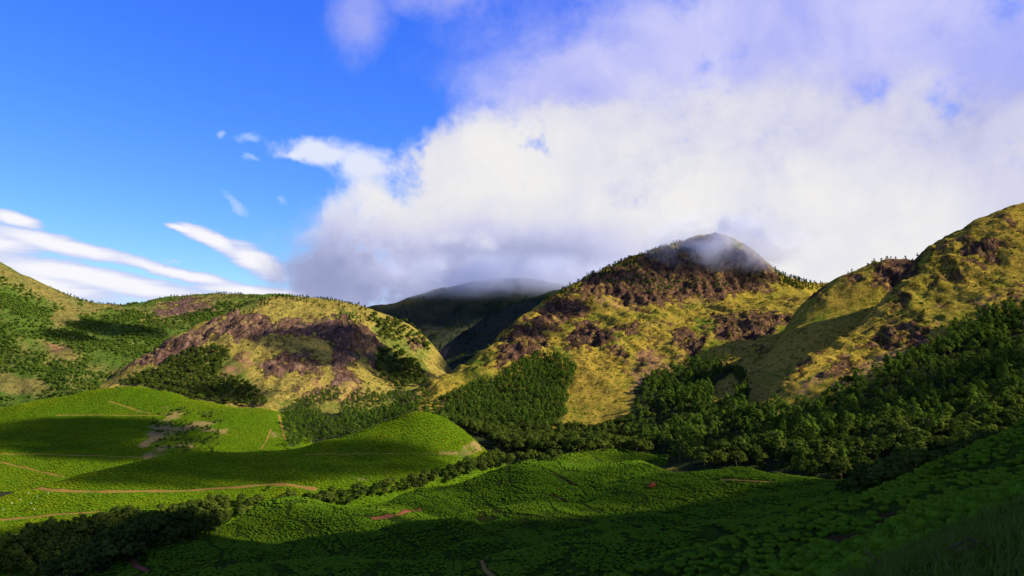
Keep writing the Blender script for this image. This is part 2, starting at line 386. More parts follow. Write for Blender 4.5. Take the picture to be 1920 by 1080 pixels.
ROCK = {}
def rockmask(L, polys, w=13, warp=18):
    nx = warp * fbm(L.X, L.Y, 40, 3, 71); ny = 0.6 * warp * fbm(L.X, L.Y + 500, 30, 3, 72)
    m = np.zeros(L.Z.shape)
    for p in polys:
        if isinstance(p, tuple): p, s = p
        else: s = 1.0
        m = np.maximum(m, s * softpoly(L.PX + nx, L.PY + ny, p, w))
    return m
def crag(L, m, amp, size, seed):
    c = ridged(L.X, L.Y, size, 4, seed, 0.6)
    st = 7.0; zz = L.Z + 4 * fbm(L.X, L.Y, 30, 2, seed + 9)
    terr = (zz - st * (np.floor(zz / st) + sstep((zz / st) % 1.0, 0.55, 0.95)))  # stepped ledges
    L.Z += m * (amp * (c - 0.35) - 0.6 * terr + 0.4 * amp * fbm(L.X, L.Y, size * 0.35, 2, seed + 3))

# rock faces as outlined in the photograph (pixels); each is warped by noise and pressed out of the slope as ledges
MM_ROCK = [([(1140,505),(1180,482),(1250,466),(1300,446),(1340,440),(1400,470),(1455,512),(1450,545),(1415,548),(1370,545),(1350,570),(1300,560),(1270,575),(1190,575),(1150,560),(1100,560),(1060,545)], 1.15),
    ([(1000,590),(1060,555),(1110,560),(1100,590),(1060,610),(1000,640),(960,660),(930,660),(960,620)], 0.95),
    [(1070,610),(1110,605),(1140,615),(1200,612),(1200,622),(1150,632),(1120,650),(1080,665),(1055,668),(1060,640)],
    [(1140,655),(1175,650),(1165,680),(1150,680)], [(1165,675),(1178,690),(1175,710),(1168,700)],
    [(1256,622),(1290,622),(1310,640),(1335,610),(1330,640),(1310,680),(1290,690),(1275,670)],
    [(1340,600),(1400,590),(1495,600),(1480,612),(1440,625),(1420,640),(1400,635),(1370,640),(1340,640),(1355,620)],
    [(1195,670),(1210,680),(1205,710),(1192,690)], [(960,650),(1030,630),(1040,650),(990,670),(940,690),(900,700)]]
L_main = layer('mountain', 3.0, (-230, 760, 740, 2050), step=40, coarse=12, border=-160, k1=1.08, k2=1.22, drop=0.5,
    crest=[[(760, 750, 1085), (800, 727, 1110), (860, 692, 1170), (900, 665, 1230), (930, 640, 1300), (960, 612, 1390), (1000, 582, 1450), (1050, 548, 1520), (1110, 517, 1580), (1180, 484, 1640), (1230, 467, 1670), (1265, 456, 1690), (1295, 445, 1705), (1330, 440, 1710), (1368, 444, 1705), (1405, 464, 1695), (1435, 489, 1685), (1458, 514, 1680), (1500, 526, 1700), (1545, 532, 1720), (1600, 536, 1720)]],
    base=[[(755, 775, 1000), (850, 808, 915), (1000, 825, 850), (1150, 838, 800), (1300, 815, 770), (1400, 785, 780), (1500, 735, 840)]],
    inner=[[(1000, 640, 1270), (1060, 615, 1320), (1120, 595, 1370), (1200, 580, 1420), (1300, 572, 1450), (1400, 562, 1490), (1500, 560, 1510), (1600, 560, 1500)],
           [(1050, 590, 1400), (1120, 565, 1450), (1200, 572, 1440), (1270, 578, 1445), (1350, 572, 1470), (1420, 552, 1540)],
           [(900, 735, 1050), (1000, 690, 1120), (1080, 670, 1150), (1150, 640, 1200), (1230, 610, 1290), (1330, 595, 1340), (1450, 590, 1330), (1560, 590, 1240)],
           [(900, 780, 960), (1000, 760, 985), (1080, 740, 1000), (1150, 710, 1030), (1210, 690, 1060), (1260, 680, 1120), (1300, 680, 1110), (1350, 660, 1110), (1440, 640, 1130), (1530, 630, 1100)],
           [(1100, 790, 900), (1180, 760, 925), (1230, 730, 985), (1290, 740, 950), (1360, 720, 930), (1430, 690, 960), (1490, 670, 980)],
           [(1250, 520, 1580), (1330, 520, 1570), (1400, 530, 1570)]],
    world=[(480, 760, -120), (640, 900, -110), (560, 1020, -50)])
def n_main(L):
    L.Z += (11 * (ridged(L.X + 0.5 * L.Y, L.Y * 0.40, 130, 3, 51) - 0.3) + 6.0 * (ridged(L.X + 0.3 * L.Y, L.Y * 0.35, 48, 4, 55, 0.6) - 0.3)) * sstep(L.Y, 850, 1150) * (1 - sstep(L.Y, 1500, 1640)) + 2.0 * fbm(L.X, L.Y, 28, 4, 52)
    m = rockmask(L, MM_ROCK); m = np.maximum(m, (0.13 + 0.30 * fbm(L.X, L.Y * .6, 60, 3, 56)) * sstep(L.Y, 900, 1100)); L.att['rock'] = m; crag(L, m, 11, 34, 53)
n_main(L_main)

RM_ROCK = [([(1640,500),(1670,488),(1720,486),(1725,505),(1700,540),(1660,540),(1630,530)], 1.0), ([(1510,545),(1540,538),(1560,548),(1530,562),(1508,558)], 0.9),
    ([(1790,470),(1830,455),(1850,440),(1880,460),(1890,480),(1880,490),(1840,478),(1790,480)], 1.0),
    ([(1600,645),(1640,620),(1680,610),(1720,600),(1760,620),(1740,650),(1690,660),(1640,655),(1600,665)], 0.75), ([(1690,555),(1740,520),(1800,500),(1790,515),(1730,550),(1700,580),(1650,620)], 0.6),
    ([(1540,700),(1570,670),(1620,670),(1610,700),(1560,715)], 0.7), ([(1500,660),(1580,620),(1600,630),(1540,670),(1480,720),(1450,740)], 0.5), ([(1880,560),(1920,555),(1920,580),(1890,575)], 0.6)]
L_right = layer('mountain', 2.5, (60, 1150, 215, 1300), step=40, coarse=12, drop=0.55, k1=1.06, k2=1.16,
    crest=[[(1400, 772, 690), (1440, 742, 725), (1480, 710, 760), (1530, 672, 790), (1580, 640, 815), (1620, 603, 840), (1660, 557, 865), (1690, 520, 885), (1715, 492, 895), (1740, 472, 900), (1780, 442, 900), (1830, 413, 898), (1870, 398, 895), (1920, 383, 890), (2050, 335, 880), (2250, 290, 870)]],
    inner=[[(1760, 530, 820), (1800, 520, 815), (1870, 500, 805), (1950, 480, 795), (2100, 430, 790), (2250, 400, 780)],
           [(1680, 605, 785), (1720, 600, 770), (1800, 590, 750), (1900, 580, 730), (2050, 540, 720), (2250, 500, 720)],
           [(1600, 690, 720), (1620, 690, 700), (1720, 670, 685), (1820, 660, 660), (1920, 650, 635), (2100, 620, 610)],
           [(1500, 770, 625), (1600, 750, 610), (1700, 735, 590), (1800, 725, 570), (1920, 720, 540), (2100, 690, 510)],
           [(1180, 850, 660), (1250, 845, 630), (1330, 838, 600), (1420, 835, 555), (1520, 825, 520), (1620, 820, 490), (1720, 815, 470), (1820, 810, 450), (1920, 800, 430), (2100, 780, 410)],
           [(1330, 880, 480), (1420, 890, 455), (1500, 900, 430), (1560, 920, 390), (1640, 915, 370), (1740, 900, 355), (1840, 880, 345), (1960, 860, 335)],
           [(1560, 985, 290), (1640, 980, 275), (1740, 970, 265), (1840, 960, 255)]],
    world=[P(1360, 790, 760), P(1300, 805, 740), P(1240, 830, 700), (100, 800, -140), (180, 900, -130), (250, 1000, -110), (300, 1200, -80),
           (100, 230, -100), (200, 225, -78), (300, 215, -60), (60, 400, -100), (60, 600, -110), (1000, 215, 160), (800, 215, 120), (500, 215, 10), (1150, 600, 240), (1150, 1000, 260), (1150, 1300, 120), (800, 1250, 40), (600, 1250, -20)])
def n_right(L):
    L.Z += (6 * (ridged(L.X - 0.3 * L.Y, L.Y * 0.5, 110, 3, 61) - 0.3) + 4.5 * (ridged(L.X + 0.2 * L.Y, L.Y * 0.4, 42, 4, 65, 0.6) - 0.3)) * sstep(L.Y, 500, 800) * (1 - 0.6 * sstep(L.Y, 820, 890)) + 2.2 * fbm(L.X, L.Y, 30, 4, 62)
    m = rockmask(L, RM_ROCK); m = np.maximum(m, (0.22 + 0.35 * fbm(L.X, L.Y * .6, 55, 3, 68)) * sstep(L.Y, 620, 720)); L.att['rock'] = m; crag(L, m, 8, 26, 63)
n_right(L_right)

KN_ROCK = [([(1640,500),(1670,488),(1720,486),(1740,520),(1700,545),(1660,545),(1630,530)], 1.3), ([(1510,548),(1540,538),(1560,548),(1530,564),(1508,560)], 1.1), ([(1580,520),(1620,505),(1630,520),(1590,530)], .7)]
L_knoll = layer('hill', 3.0, (300, 700, 860, 1300), step=30, coarse=12, drop=0.5, k1=1.06, k2=1.16, border=-140,
    crest=[[(1490, 585, 1085), (1515, 562, 1085), (1545, 538, 1080), (1570, 522, 1075), (1600, 508, 1070), (1640, 495, 1060), (1665, 487, 1052), (1700, 491, 1040), (1740, 500, 1030)]],
    inner=[[(1470, 625, 1010), (1530, 600, 1010), (1600, 585, 1000), (1660, 575, 995)], [(1560, 555, 1040), (1620, 535, 1030), (1680, 530, 1020)]],
    base=[[(1420, 705, 930), (1470, 685, 925), (1540, 652, 925), (1620, 610, 945)]])
def n_knoll(L):
    L.Z += 1.8 * fbm(L.X, L.Y, 28, 4, 66)
    m = rockmask(L, KN_ROCK); L.att['rock'] = m; crag(L, m, 8, 24, 67)
n_knoll(L_knoll)

D_ROCK = [([(232,692),(262,668),(330,634),(400,606),(440,590),(475,592),(520,602),(560,604),(650,600),(680,610),(705,640),(715,690),(700,700),(660,660),(640,640),(600,640),(570,632),(520,628),(470,640),(430,640),(420,622),(380,645),(310,682),(250,690)], 1.35),
    ([(480,690),(500,672),(540,672),(590,665),(600,690),(580,700),(530,700),(500,705)], 1.1), ([(630,640),(660,650),(665,720),(630,715),(620,690)], 1.1), ([(520,740),(560,720),(600,730),(590,742),(540,745)], 0.6), ([(430,672),(470,660),(470,670),(440,682)], .6),
    ([(540,575),(600,582),(640,590),(560,590)], 0.45), ([(765,640),(785,632),(785,655),(762,655)], 0.9)]
L_dome = layer('hill', 3.0, (-760, 30, 880, 1760), step=40, coarse=12, border=-160, drop=0.45, k1=1.07, k2=1.2,
    crest=[[(195, 722, 1120), (230, 694, 1150), (300, 648, 1200), (380, 608, 1250), (430, 586, 1290), (470, 568, 1330), (520, 558, 1360), (600, 560, 1375), (650, 569, 1380), (690, 580, 1385), (730, 596, 1390), (775, 618, 1390), (805, 640, 1370), (825, 668, 1340)]],
    base=[[(190, 755, 1000), (330, 760, 975), (450, 785, 945), (560, 790, 940), (650, 785, 965), (720, 775, 1000), (800, 760, 1060), (840, 725, 1150)]],
    inner=[[(300, 690, 1100), (380, 650, 1140), (430, 635, 1150), (500, 628, 1165), (580, 625, 1180), (650, 625, 1190), (700, 640, 1220), (760, 660, 1270)],
           [(300, 725, 1030), (400, 705, 1050), (500, 680, 1090), (580, 670, 1105), (650, 680, 1110), (700, 700, 1150), (770, 700, 1190)],
           [(450, 745, 1000), (560, 735, 1010), (650, 740, 1020), (730, 735, 1080)],
           [(450, 602, 1230), (520, 600, 1240), (600, 598, 1250), (660, 600, 1260)]])
def n_dome(L):
    L.Z += (6 * (ridged(L.X, L.Y * 0.5, 120, 3, 81) - 0.3) + 4.5 * (ridged(L.X, L.Y * 0.4, 45, 4, 85, 0.6) - 0.3)) * (1 - sstep(L.Y, 1240, 1340)) + 1.8 * fbm(L.X, L.Y, 28, 4, 82)
    m = rockmask(L, D_ROCK); m = np.maximum(m, 0.10 + 0.3 * fbm(L.X, L.Y * .6, 50, 3, 86)); L.att['rock'] = m; crag(L, m, 8, 30, 83)
n_dome(L_dome)

LM_ROCK = [([(292,582),(320,570),(350,560),(405,562),(400,575),(360,592),(320,598),(290,592)], 0.9), ([(95,645),(130,660),(125,670),(100,660)], .6)]
L_left = layer('mountain', 4.0, (-1350, -250, 900, 2200), step=45, coarse=15, border=-160, drop=0.4, k1=1.06, k2=1.18,
    crest=[[(-260, 400, 1430), (-150, 430, 1460), (0, 492, 1500), (50, 518, 1520), (100, 541, 1540), (150, 562, 1570), (200, 571, 1600), (240, 573, 1630), (290, 563, 1680), (350, 555, 1710), (420, 551, 1720), (500, 553, 1720), (570, 560, 1720)]],
    base=[[(-260, 815, 980), (-100, 800, 990), (0, 790, 1000), (100, 775, 1015), (200, 760, 1040), (350, 740, 1120)]],
    inner=[[(-150, 600, 1250), (0, 590, 1290), (60, 600, 1300), (120, 620, 1310), (180, 640, 1320), (260, 650, 1330), (350, 630, 1430), (430, 600, 1550)],
           [(-150, 700, 1120), (0, 690, 1130), (100, 690, 1130), (180, 690, 1160), (240, 680, 1220)], [(100, 585, 1420), (180, 600, 1450), (260, 605, 1470), (340, 590, 1560)]])
def n_left(L):
    L.Z += 12 * (ridged(L.X + 0.4 * L.Y, L.Y * 0.6, 150, 3, 91) - 0.3) * (1 - sstep(L.Y, 1380, 1500)) + 2 * fbm(L.X, L.Y, 30, 4, 92)
    m = rockmask(L, LM_ROCK); L.att['rock'] = m; crag(L, m, 6, 30, 93)
n_left(L_left)

L_far2 = layer('hill', 7.0, (-420, 450, 1500, 2700), step=50, coarse=25, border=-160, drop=0.4, k1=1.06, k2=1.2,
    crest=[[(790, 690, 1950), (815, 662, 2000), (850, 640, 2060), (900, 607, 2130), (950, 580, 2190), (1000, 558, 2240), (1060, 540, 2300), (1150, 530, 2400), (1250, 530, 2500)]],
    base=[[(760, 715, 1650), (850, 705, 1640), (950, 700, 1640), (1100, 700, 1640)]],
    inner=[[(850, 670, 1850), (950, 640, 1900), (1050, 610, 1950)]], noise=lambda L: setattr(L, 'Z', L.Z + 8 * (ridged(L.X, L.Y * 0.6, 160, 4, 101) - .3) + 3 * fbm(L.X, L.Y, 40, 3, 102)))
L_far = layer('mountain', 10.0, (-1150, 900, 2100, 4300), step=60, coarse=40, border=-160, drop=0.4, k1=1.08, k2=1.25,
    crest=[[(560, 620, 2750), (640, 592, 2830), (690, 578, 2900), (740, 568, 2950), (790, 551, 3000), (840, 538, 3060), (900, 528, 3100), (960, 522, 3120), (1020, 528, 3100), (1080, 538, 3060), (1150, 545, 3040), (1300, 560, 3000)]],
    base=[[(600, 700, 2300), (750, 690, 2250), (900, 680, 2250), (1050, 680, 2250)]],
    inner=[[(700, 610, 2700), (760, 615, 2620), (830, 590, 2750), (900, 600, 2650), (970, 580, 2750)]],
    noise=lambda L: setattr(L, 'Z', L.Z + 22 * (ridged(L.X + .3 * L.Y, L.Y * 0.6, 320, 4, 111) - .35) * (1 - sstep(L.Y, 2850, 3000)) + 6 * fbm(L.X, L.Y, 90, 4, 112)))
# the ridge that closes the valley beside and behind the camera
L_ridge = layer('mountain', 8.0, (150, 1300, -900, 330), coarse=40,
    world=[(150, -900, 20), (150, -500, 40), (150, -200, 52), (150, 20, 50), (150, 120, 18), (155, 220, -30), (160, 330, -90), (300, -500, 190), (300, -200, 195), (300, 0, 185), (300, 120, 115), (300, 230, 20), (300, 330, -60),
           (430, -500, 310), (430, -200, 325), (430, 0, 315), (430, 150, 255), (430, 240, 120), (450, 290, 45), (470, 330, 0), (700, -500, 420), (700, -100, 430), (700, 150, 320), (700, 330, 160), (1000, -500, 420), (1000, 0, 400), (1000, 330, 200), (1300, -900, 320), (1300, 0, 330), (1300, 330, 260), (700, -900, 300)],
    noise=lambda L: setattr(L, 'Z', L.Z + 10 * fbm(L.X, L.Y, 120, 4, 121)))
# ------------------------------------------------------------------ materials
def mat(name):
    m = bpy.data.materials.new(name); m.use_nodes = True
    try: m.cycles.emission_sampling = 'NONE'
    except Exception: pass
    return m, NT(m.node_tree)
def finish(g, color, bump=None, rough=1.0, spec=0.0, bdist=1.0, bstr=1.0):
    out = g.new('ShaderNodeOutputMaterial'); bs = g.new('ShaderNodeBsdfPrincipled')
    g.put(bs.inputs['Base Color'], color); g.put(bs.inputs['Roughness'], rough); bs.inputs['Specular IOR Level'].default_value = spec
    if bump is not None:
        b = g.new('ShaderNodeBump'); b.inputs['Strength'].default_value = bstr; b.inputs['Distance'].default_value = bdist; g.l.new(bump, b.inputs['Height']); g.l.new(b.outputs[0], bs.inputs['Normal'])
    g.l.new(bs.outputs[0], out.inputs[0])

def hill_material(name, grass_a, grass_b, lush, rock_a, rock_b, rock_c, soil=(0.30, 0.15, 0.065)):
    m, g = mat(name)
    geo = g.new('ShaderNodeNewGeometry'); Pw = geo.outputs['Position']
    Pv = g.new('ShaderNodeMapping'); g.l.new(Pw, Pv.inputs[0]); Pv.inputs[3].default_value = (1, 0.6, 0.35)
    rk = g.attr('rock').outputs[2]; lu = g.attr('lush').outputs[2]; so = g.attr('soil').outputs[2]
    n1 = g.noise(Pw, 0.014, 4, 0.62); n2 = g.noise(Pw, 0.11, 6, 0.72); n3 = g.noise(Pv.outputs[0], 0.060, 6, 0.74, 0.8)
    c2 = g.m('SUBTRACT', n2, .5); c3 = g.m('SUBTRACT', n3, .5)
    grass = g.mix(g.ss(g.m('ADD', n1, g.m('MULTIPLY', c2, 0.6)), 0.36, 0.64), grass_a, grass_b)
    grass = g.mix(g.ss(n2, 0.48, 0.66), grass, g.mix(1.0, grass, (0.48, 0.50, 0.38), 'MULTIPLY'))
    n4 = g.noise(Pw, 0.33, 3, 0.7)
    grass = g.mix(1.0, grass, g.mix(g.ss(n4, 0.30, 0.70), (0.60, 0.58, 0.55), (1.24, 1.24, 1.4)), 'MULTIPLY')
    grass = g.mix(g.ss(g.m('ADD', lu, g.m('MULTIPLY', g.m('ADD', c2, c3), 1.5)), 0.30, 0.95), grass, lush)
    grass = g.mix(g.ss(g.m('ADD', so, g.m('MULTIPLY', g.m('ADD', c2, c3), 2.2)), 0.38, 0.95), grass, soil)
    rock = g.mix(g.ss(n3, 0.40, 0.60), rock_a, rock_b)
    vo = g.new('ShaderNodeTexVoronoi', feature='DISTANCE_TO_EDGE'); g.l.new(g.vm('ADD', Pv.outputs[0], g.scale(g.noise(Pw, 0.09, 4, .65, out=1), 22.0)), vo.inputs[0]); vo.inputs['Scale'].default_value = 0.085
    crack = g.m('MAXIMUM', g.ss(vo.outputs['Distance'], 0.0, 0.20), g.ss(n2, 0.46, 0.58))
    rock = g.mix(g.m('MULTIPLY_ADD', crack, 0.6, 0.4), rock_c, rock)
    rock = g.mix(g.ss(g.m('ADD', n2, g.m('MULTIPLY', n1, 0.5)), 0.76, 0.92), rock, g.mix(0.55, rock, grass_a))
    rf = g.ss(g.m('ADD', rk, g.m('MULTIPLY', g.m('ADD', c3, g.m('MULTIPLY', c2, 0.6)), 2.6)), 0.40, 0.62)
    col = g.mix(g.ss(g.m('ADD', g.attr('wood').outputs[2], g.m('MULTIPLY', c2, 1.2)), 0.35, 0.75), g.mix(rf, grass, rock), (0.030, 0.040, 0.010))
    h = g.m('ADD', g.m('MULTIPLY', n2, 2.2), g.m('MULTIPLY', g.m('ADD', g.m('MULTIPLY', n3, 4.0), g.m('MULTIPLY', crack, 0.8)), rf))
    finish(g, col, h, bdist=2.6, bstr=1.0)
    return m
RUST = dict(rock_a=(0.074, 0.040, 0.024), rock_b=(0.190, 0.096, 0.050), rock_c=(0.021, 0.017, 0.013))
M_main = hill_material('golden_grass_and_rust_rock', (0.3750, 0.2500, 0.0290), (0.2750, 0.2100, 0.0225), (0.1248, 0.1560, 0.0125), **RUST)
M_dome = hill_material('golden_grass_and_mauve_rock', (0.3450, 0.2560, 0.0440), (0.2800, 0.2150, 0.0370), (0.1170, 0.1365, 0.0203), rock_a=(0.135, 0.068, 0.042), rock_b=(0.240, 0.130, 0.080), rock_c=(0.038, 0.024, 0.018))
M_left = hill_material('scrub_hillside', (0.2340, 0.1833, 0.0390), (0.1560, 0.1482, 0.0312), (0.0741, 0.1170, 0.0140), rock_a=(0.125, 0.066, 0.044), rock_b=(0.205, 0.115, 0.080), rock_c=(0.045, 0.030, 0.026))
M_far = hill_material('far_hills_shade_tone', (0.0560, 0.0560, 0.0230), (0.0420, 0.0460, 0.0210), (0.0170, 0.0270, 0.0130), **RUST)  # cloud shade and bluish distance are put into these darkened hill colours
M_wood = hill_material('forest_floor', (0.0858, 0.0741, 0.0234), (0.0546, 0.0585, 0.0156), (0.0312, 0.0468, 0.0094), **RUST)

def tea_ground(name, green, dark, soil):
    m, g = mat(name)
    geo = g.new('ShaderNodeNewGeometry'); Pw = geo.outputs['Position']
    n1 = g.noise(Pw, 0.03, 4, 0.6); n2 = g.noise(Pw, 0.45, 5, 0.7)
    c = g.mix(g.ss(n2, 0.35, 0.65), dark, green)
    c = g.mix(g.ss(g.m('ADD', g.attr('soil').outputs[2], g.m('MULTIPLY', g.m('ADD', g.m('SUBTRACT', n2, .5), g.m('SUBTRACT', n1, .5)), 1.6)), 0.34, 0.80), c, soil)
    finish(g, c, n2, bdist=0.5, bstr=0.8)
    return m
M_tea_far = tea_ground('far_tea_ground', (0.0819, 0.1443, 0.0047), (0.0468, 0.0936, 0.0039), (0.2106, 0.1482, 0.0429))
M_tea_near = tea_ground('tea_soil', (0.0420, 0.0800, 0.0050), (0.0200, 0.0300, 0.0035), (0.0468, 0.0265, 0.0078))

def dirt_material(name, a, b):
    m, g = mat(name); geo = g.new('ShaderNodeNewGeometry'); n = g.noise(geo.outputs['Position'], 0.6, 5, 0.7)
    finish(g, g.mix(g.ss(n, .35, .65), a, b), n, bdist=0.2, bstr=0.6); return m
M_dirt = dirt_material('orange_dirt', (0.2900, 0.1450, 0.0280), (0.1900, 0.1200, 0.0260))
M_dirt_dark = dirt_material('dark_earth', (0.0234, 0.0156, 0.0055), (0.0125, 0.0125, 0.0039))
M_red = dirt_material('red_earth', (0.2574, 0.0780, 0.0312), (0.1560, 0.0585, 0.0234))

def leaf_material(name, c1, c2, trans=0.25, patch=None):
    m, g = mat(name)
    oi = g.new('ShaderNodeObjectInfo'); geo = g.new('ShaderNodeNewGeometry')
    rnd = oi.outputs['Random']; isl = geo.outputs['Random Per Island']
    f = g.m('ADD', g.m('MULTIPLY', rnd, 0.65), g.m('MULTIPLY', isl, 0.35))
    col = g.mix(f, c1, c2)
    if patch:
        n = g.noise(oi.outputs['Location'], 0.022, 5, 0.66); n2 = g.noise(oi.outputs['Location'], 0.13, 3, 0.6)
        col = g.mix(g.ss(g.m('ADD', n, g.m('MULTIPLY', g.m('SUBTRACT', n2, .5), .5)), 0.42, 0.66), col, g.mix(1.0, col, patch, 'MULTIPLY'))
        col = g.mix(g.ss(n2, 0.60, 0.72), col, g.mix(1.0, col, (0.55, 0.62, 0.6), 'MULTIPLY'))
    out = g.new('ShaderNodeOutputMaterial'); d = g.new('ShaderNodeBsdfDiffuse'); t = g.new('ShaderNodeBsdfTranslucent'); mx = g.new('ShaderNodeMixShader'); mx.inputs[0].default_value = trans
    g.l.new(col, d.inputs[0]); g.l.new(g.mix(1.0, col, (1.2, 1.3, 0.6), 'MULTIPLY'), t.inputs[0]); g.l.new(d.outputs[0], mx.inputs[1]); g.l.new(t.outputs[0], mx.inputs[2]); g.l.new(mx.outputs[0], out.inputs[0])
    return m
M_leaf_tall = leaf_material('tall_tree_leaves', (0.0258, 0.0607, 0.0074), (0.1150, 0.1702, 0.0166), 0.3)
M_leaf_round = leaf_material('round_tree_leaves', (0.0258, 0.0478, 0.0074), (0.1058, 0.1334, 0.0166), 0.3)
M_leaf_shrub = leaf_material('shrub_leaves', (0.0460, 0.0920, 0.0110), (0.1104, 0.1518, 0.0166), 0.3)
M_leaf_crest = leaf_material('crest_tree_leaves', (0.0221, 0.0405, 0.0092), (0.0552, 0.0782, 0.0147))
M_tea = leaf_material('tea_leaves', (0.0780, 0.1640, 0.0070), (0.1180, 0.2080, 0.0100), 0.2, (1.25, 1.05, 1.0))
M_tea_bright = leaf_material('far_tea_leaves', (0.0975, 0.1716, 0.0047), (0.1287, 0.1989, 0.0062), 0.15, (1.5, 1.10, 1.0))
M_leaf_red = leaf_material('red_leaves', (0.3220, 0.0552, 0.0276), (0.4600, 0.1012, 0.0460))
M_blade = leaf_material('grass_blades', (0.0585, 0.0975, 0.0078), (0.1092, 0.1482, 0.0195), 0.3)
M_straw = leaf_material('seed_heads', (0.13, 0.13, 0.04), (0.19, 0.17, 0.06), 0.3)
def bark_material(name, a, b):
    m, g = mat(name); tc = g.new('ShaderNodeTexCoord'); mp = g.new('ShaderNodeMapping'); g.l.new(tc.outputs['Object'], mp.inputs[0]); mp.inputs[3].default_value = (1, 1, 0.2)
    n = g.noise(mp.outputs[0], 3.0, 4, 0.6); finish(g, g.mix(g.ss(n, .4, .6), a, b)); return m
M_bark_pale = bark_material('pale_bark', (0.2652, 0.2418, 0.1872), (0.1092, 0.0936, 0.0702))
M_bark = bark_material('brown_bark', (0.0936, 0.0702, 0.0468), (0.0468, 0.0351, 0.0234))
m_, g_ = mat('pale_stone'); finish(g_, g_.mix(g_.noise(g_.new('ShaderNodeTexCoord').outputs['Object'], 6.0), (0.75, 0.73, 0.68), (0.5, 0.48, 0.44))); M_stone = m_

# ------------------------------------------------------------------ linking helpers
def tag(o, label=None, cat=None, group=None, kind=None):
    if label: o['label'] = label
    if cat: o['category'] = cat
    if group: o['group'] = group
    if kind: o['kind'] = kind
    return o
def mesh_obj(name, v, faces, mats, parent=None, smooth=True, link=True, mat_idx=None):
    """faces: list of arrays (n,k)"""
    v = np.asarray(v, 'f'); me = bpy.data.meshes.new(name); me.vertices.add(len(v)); me.vertices.foreach_set('co', v.ravel())
    li = np.concatenate([f.ravel() for f in faces]).astype('i'); tot = np.concatenate([np.full(len(f), f.shape[1]) for f in faces]).astype('i')
    me.loops.add(len(li)); me.loops.foreach_set('vertex_index', li)
    me.polygons.add(len(tot)); me.polygons.foreach_set('loop_start', np.r_[0, np.cumsum(tot)[:-1]].astype('i'))
    for mm in (mats if isinstance(mats, (list, tuple)) else [mats]): me.materials.append(mm)
    if mat_idx is not None: me.polygons.foreach_set('material_index', np.asarray(mat_idx, 'i'))
    me.update(calc_edges=True)
    if smooth: me.shade_smooth()
    o = bpy.data.objects.new(name, me)
    if link: COL.objects.link(o)
    if parent: o.parent = parent
    return o
# ------------------------------------------------------------------ ground colour regions and terrain meshes
CLEARINGS = [[(1338, 716), (1372, 700), (1385, 720), (1382, 752), (1345, 762), (1330, 745)], [(1425, 768), (1500, 715), (1560, 690), (1640, 650), (1660, 655), (1600, 700), (1545, 735), (1450, 775)], [(1390, 765), (1430, 755), (1440, 775), (1400, 785)], [(1690, 640), (1790, 600), (1790, 640), (1700, 690), (1660, 690)]]
def region(L, polys, w=8, warp=12, seed=200):
    nx = warp * fbm(L.X, L.Y, 45, 3, seed); ny = 0.6 * warp * fbm(L.X, L.Y, 45, 3, seed + 5)
    px, py = proj(L.X, L.Y, L.Z); m = np.zeros(L.Z.shape)
    for p in polys:
        s = 1.0
        if isinstance(p, tuple): p, s = p
        m = np.maximum(m, s * softpoly(px + nx, py + ny, p, w))
    return m
L_main.att['lush'] = np.maximum(0.28 + 0.55 * fbm(L_main.X, L_main.Y, 90, 3, 210), region(L_main, [([(1295,590),(1350,600),(1340,630),(1300,625)], .8), ([(1140,585),(1260,580),(1250,600),(1140,605)], .55), ([(1310,640),(1345,620),(1340,680),(1310,690)], .7), ([(1040,600),(1080,585),(1090,600),(1060,625)], .7), ([(1020,640),(1060,650),(1070,690),(1040,670)], .8), ([(1400,750),(1480,700),(1560,650),(1470,720)], .6), ([(820,720),(960,650),(980,660),(860,730)], .5)]))
L_main.att['soil'] = region(L_main, [([(1195,660),(1215,650),(1260,680),(1270,720),(1225,745),(1180,770),(1190,720)], .75), ([(1240,640),(1330,640),(1310,690),(1270,690)], .55), ([(1130,490),(1200,530),(1400,540),(1350,570),(1150,580),(1100,560)], .62), ([(760,735),(800,735),(790,755),(760,755)], .9), ([(1210,600),(1260,600),(1255,612),(1205,612)], .6)])
L_right.att['lush'] = np.maximum(0.22 + 0.5 * fbm(L_right.X, L_right.Y, 80, 3, 211), region(L_right, [([(1430,765),(1500,715),(1600,650),(1640,650),(1620,670),(1530,735),(1450,775)], .62), ([(1740,590),(1840,570),(1900,600),(1760,620)], .6), ([(1200,700),(1400,690),(1400,800),(1200,850)], .9), ([(1450,790),(1700,690),(1920,640),(1920,900),(1500,960)], .9)]))
L_right.att['soil'] = region(L_right, [([(1560,720),(1610,680),(1700,640),(1720,650),(1640,700),(1570,730)], .8), ([(1480,735),(1540,700),(1560,710),(1510,740)], .75), ([(1640,620),(1760,600),(1760,640),(1640,650)], .6), ([(1800,560),(1920,540),(1920,600),(1850,590)], .5)])
L_knoll.att['lush'] = 0.25 + 0.5 * fbm(L_knoll.X, L_knoll.Y, 60, 3, 218); L_knoll.att['soil'] = np.zeros(L_knoll.Z.shape)
L_dome.att['lush'] = np.maximum(0.15 + 0.4 * fbm(L_dome.X, L_dome.Y, 80, 3, 212), region(L_dome, [([(230,715),(350,655),(430,655),(500,760),(330,745)], .9), ([(640,570),(665,590),(655,612),(625,600)], .9), ([(700,590),(810,640),(800,720),(710,700),(690,640)], .8), ([(410,562),(475,560),(470,590),(420,588)], .9), ([(520,745),(680,750),(790,700),(800,780),(520,800)], .7)]))
L_dome.att['soil'] = region(L_dome, [([(400,700),(480,650),(480,680),(420,720)], .7), ([(540,720),(640,700),(700,740),(640,760),(560,750)], .55), ([(770,635),(790,630),(785,660),(765,655)], .8)])
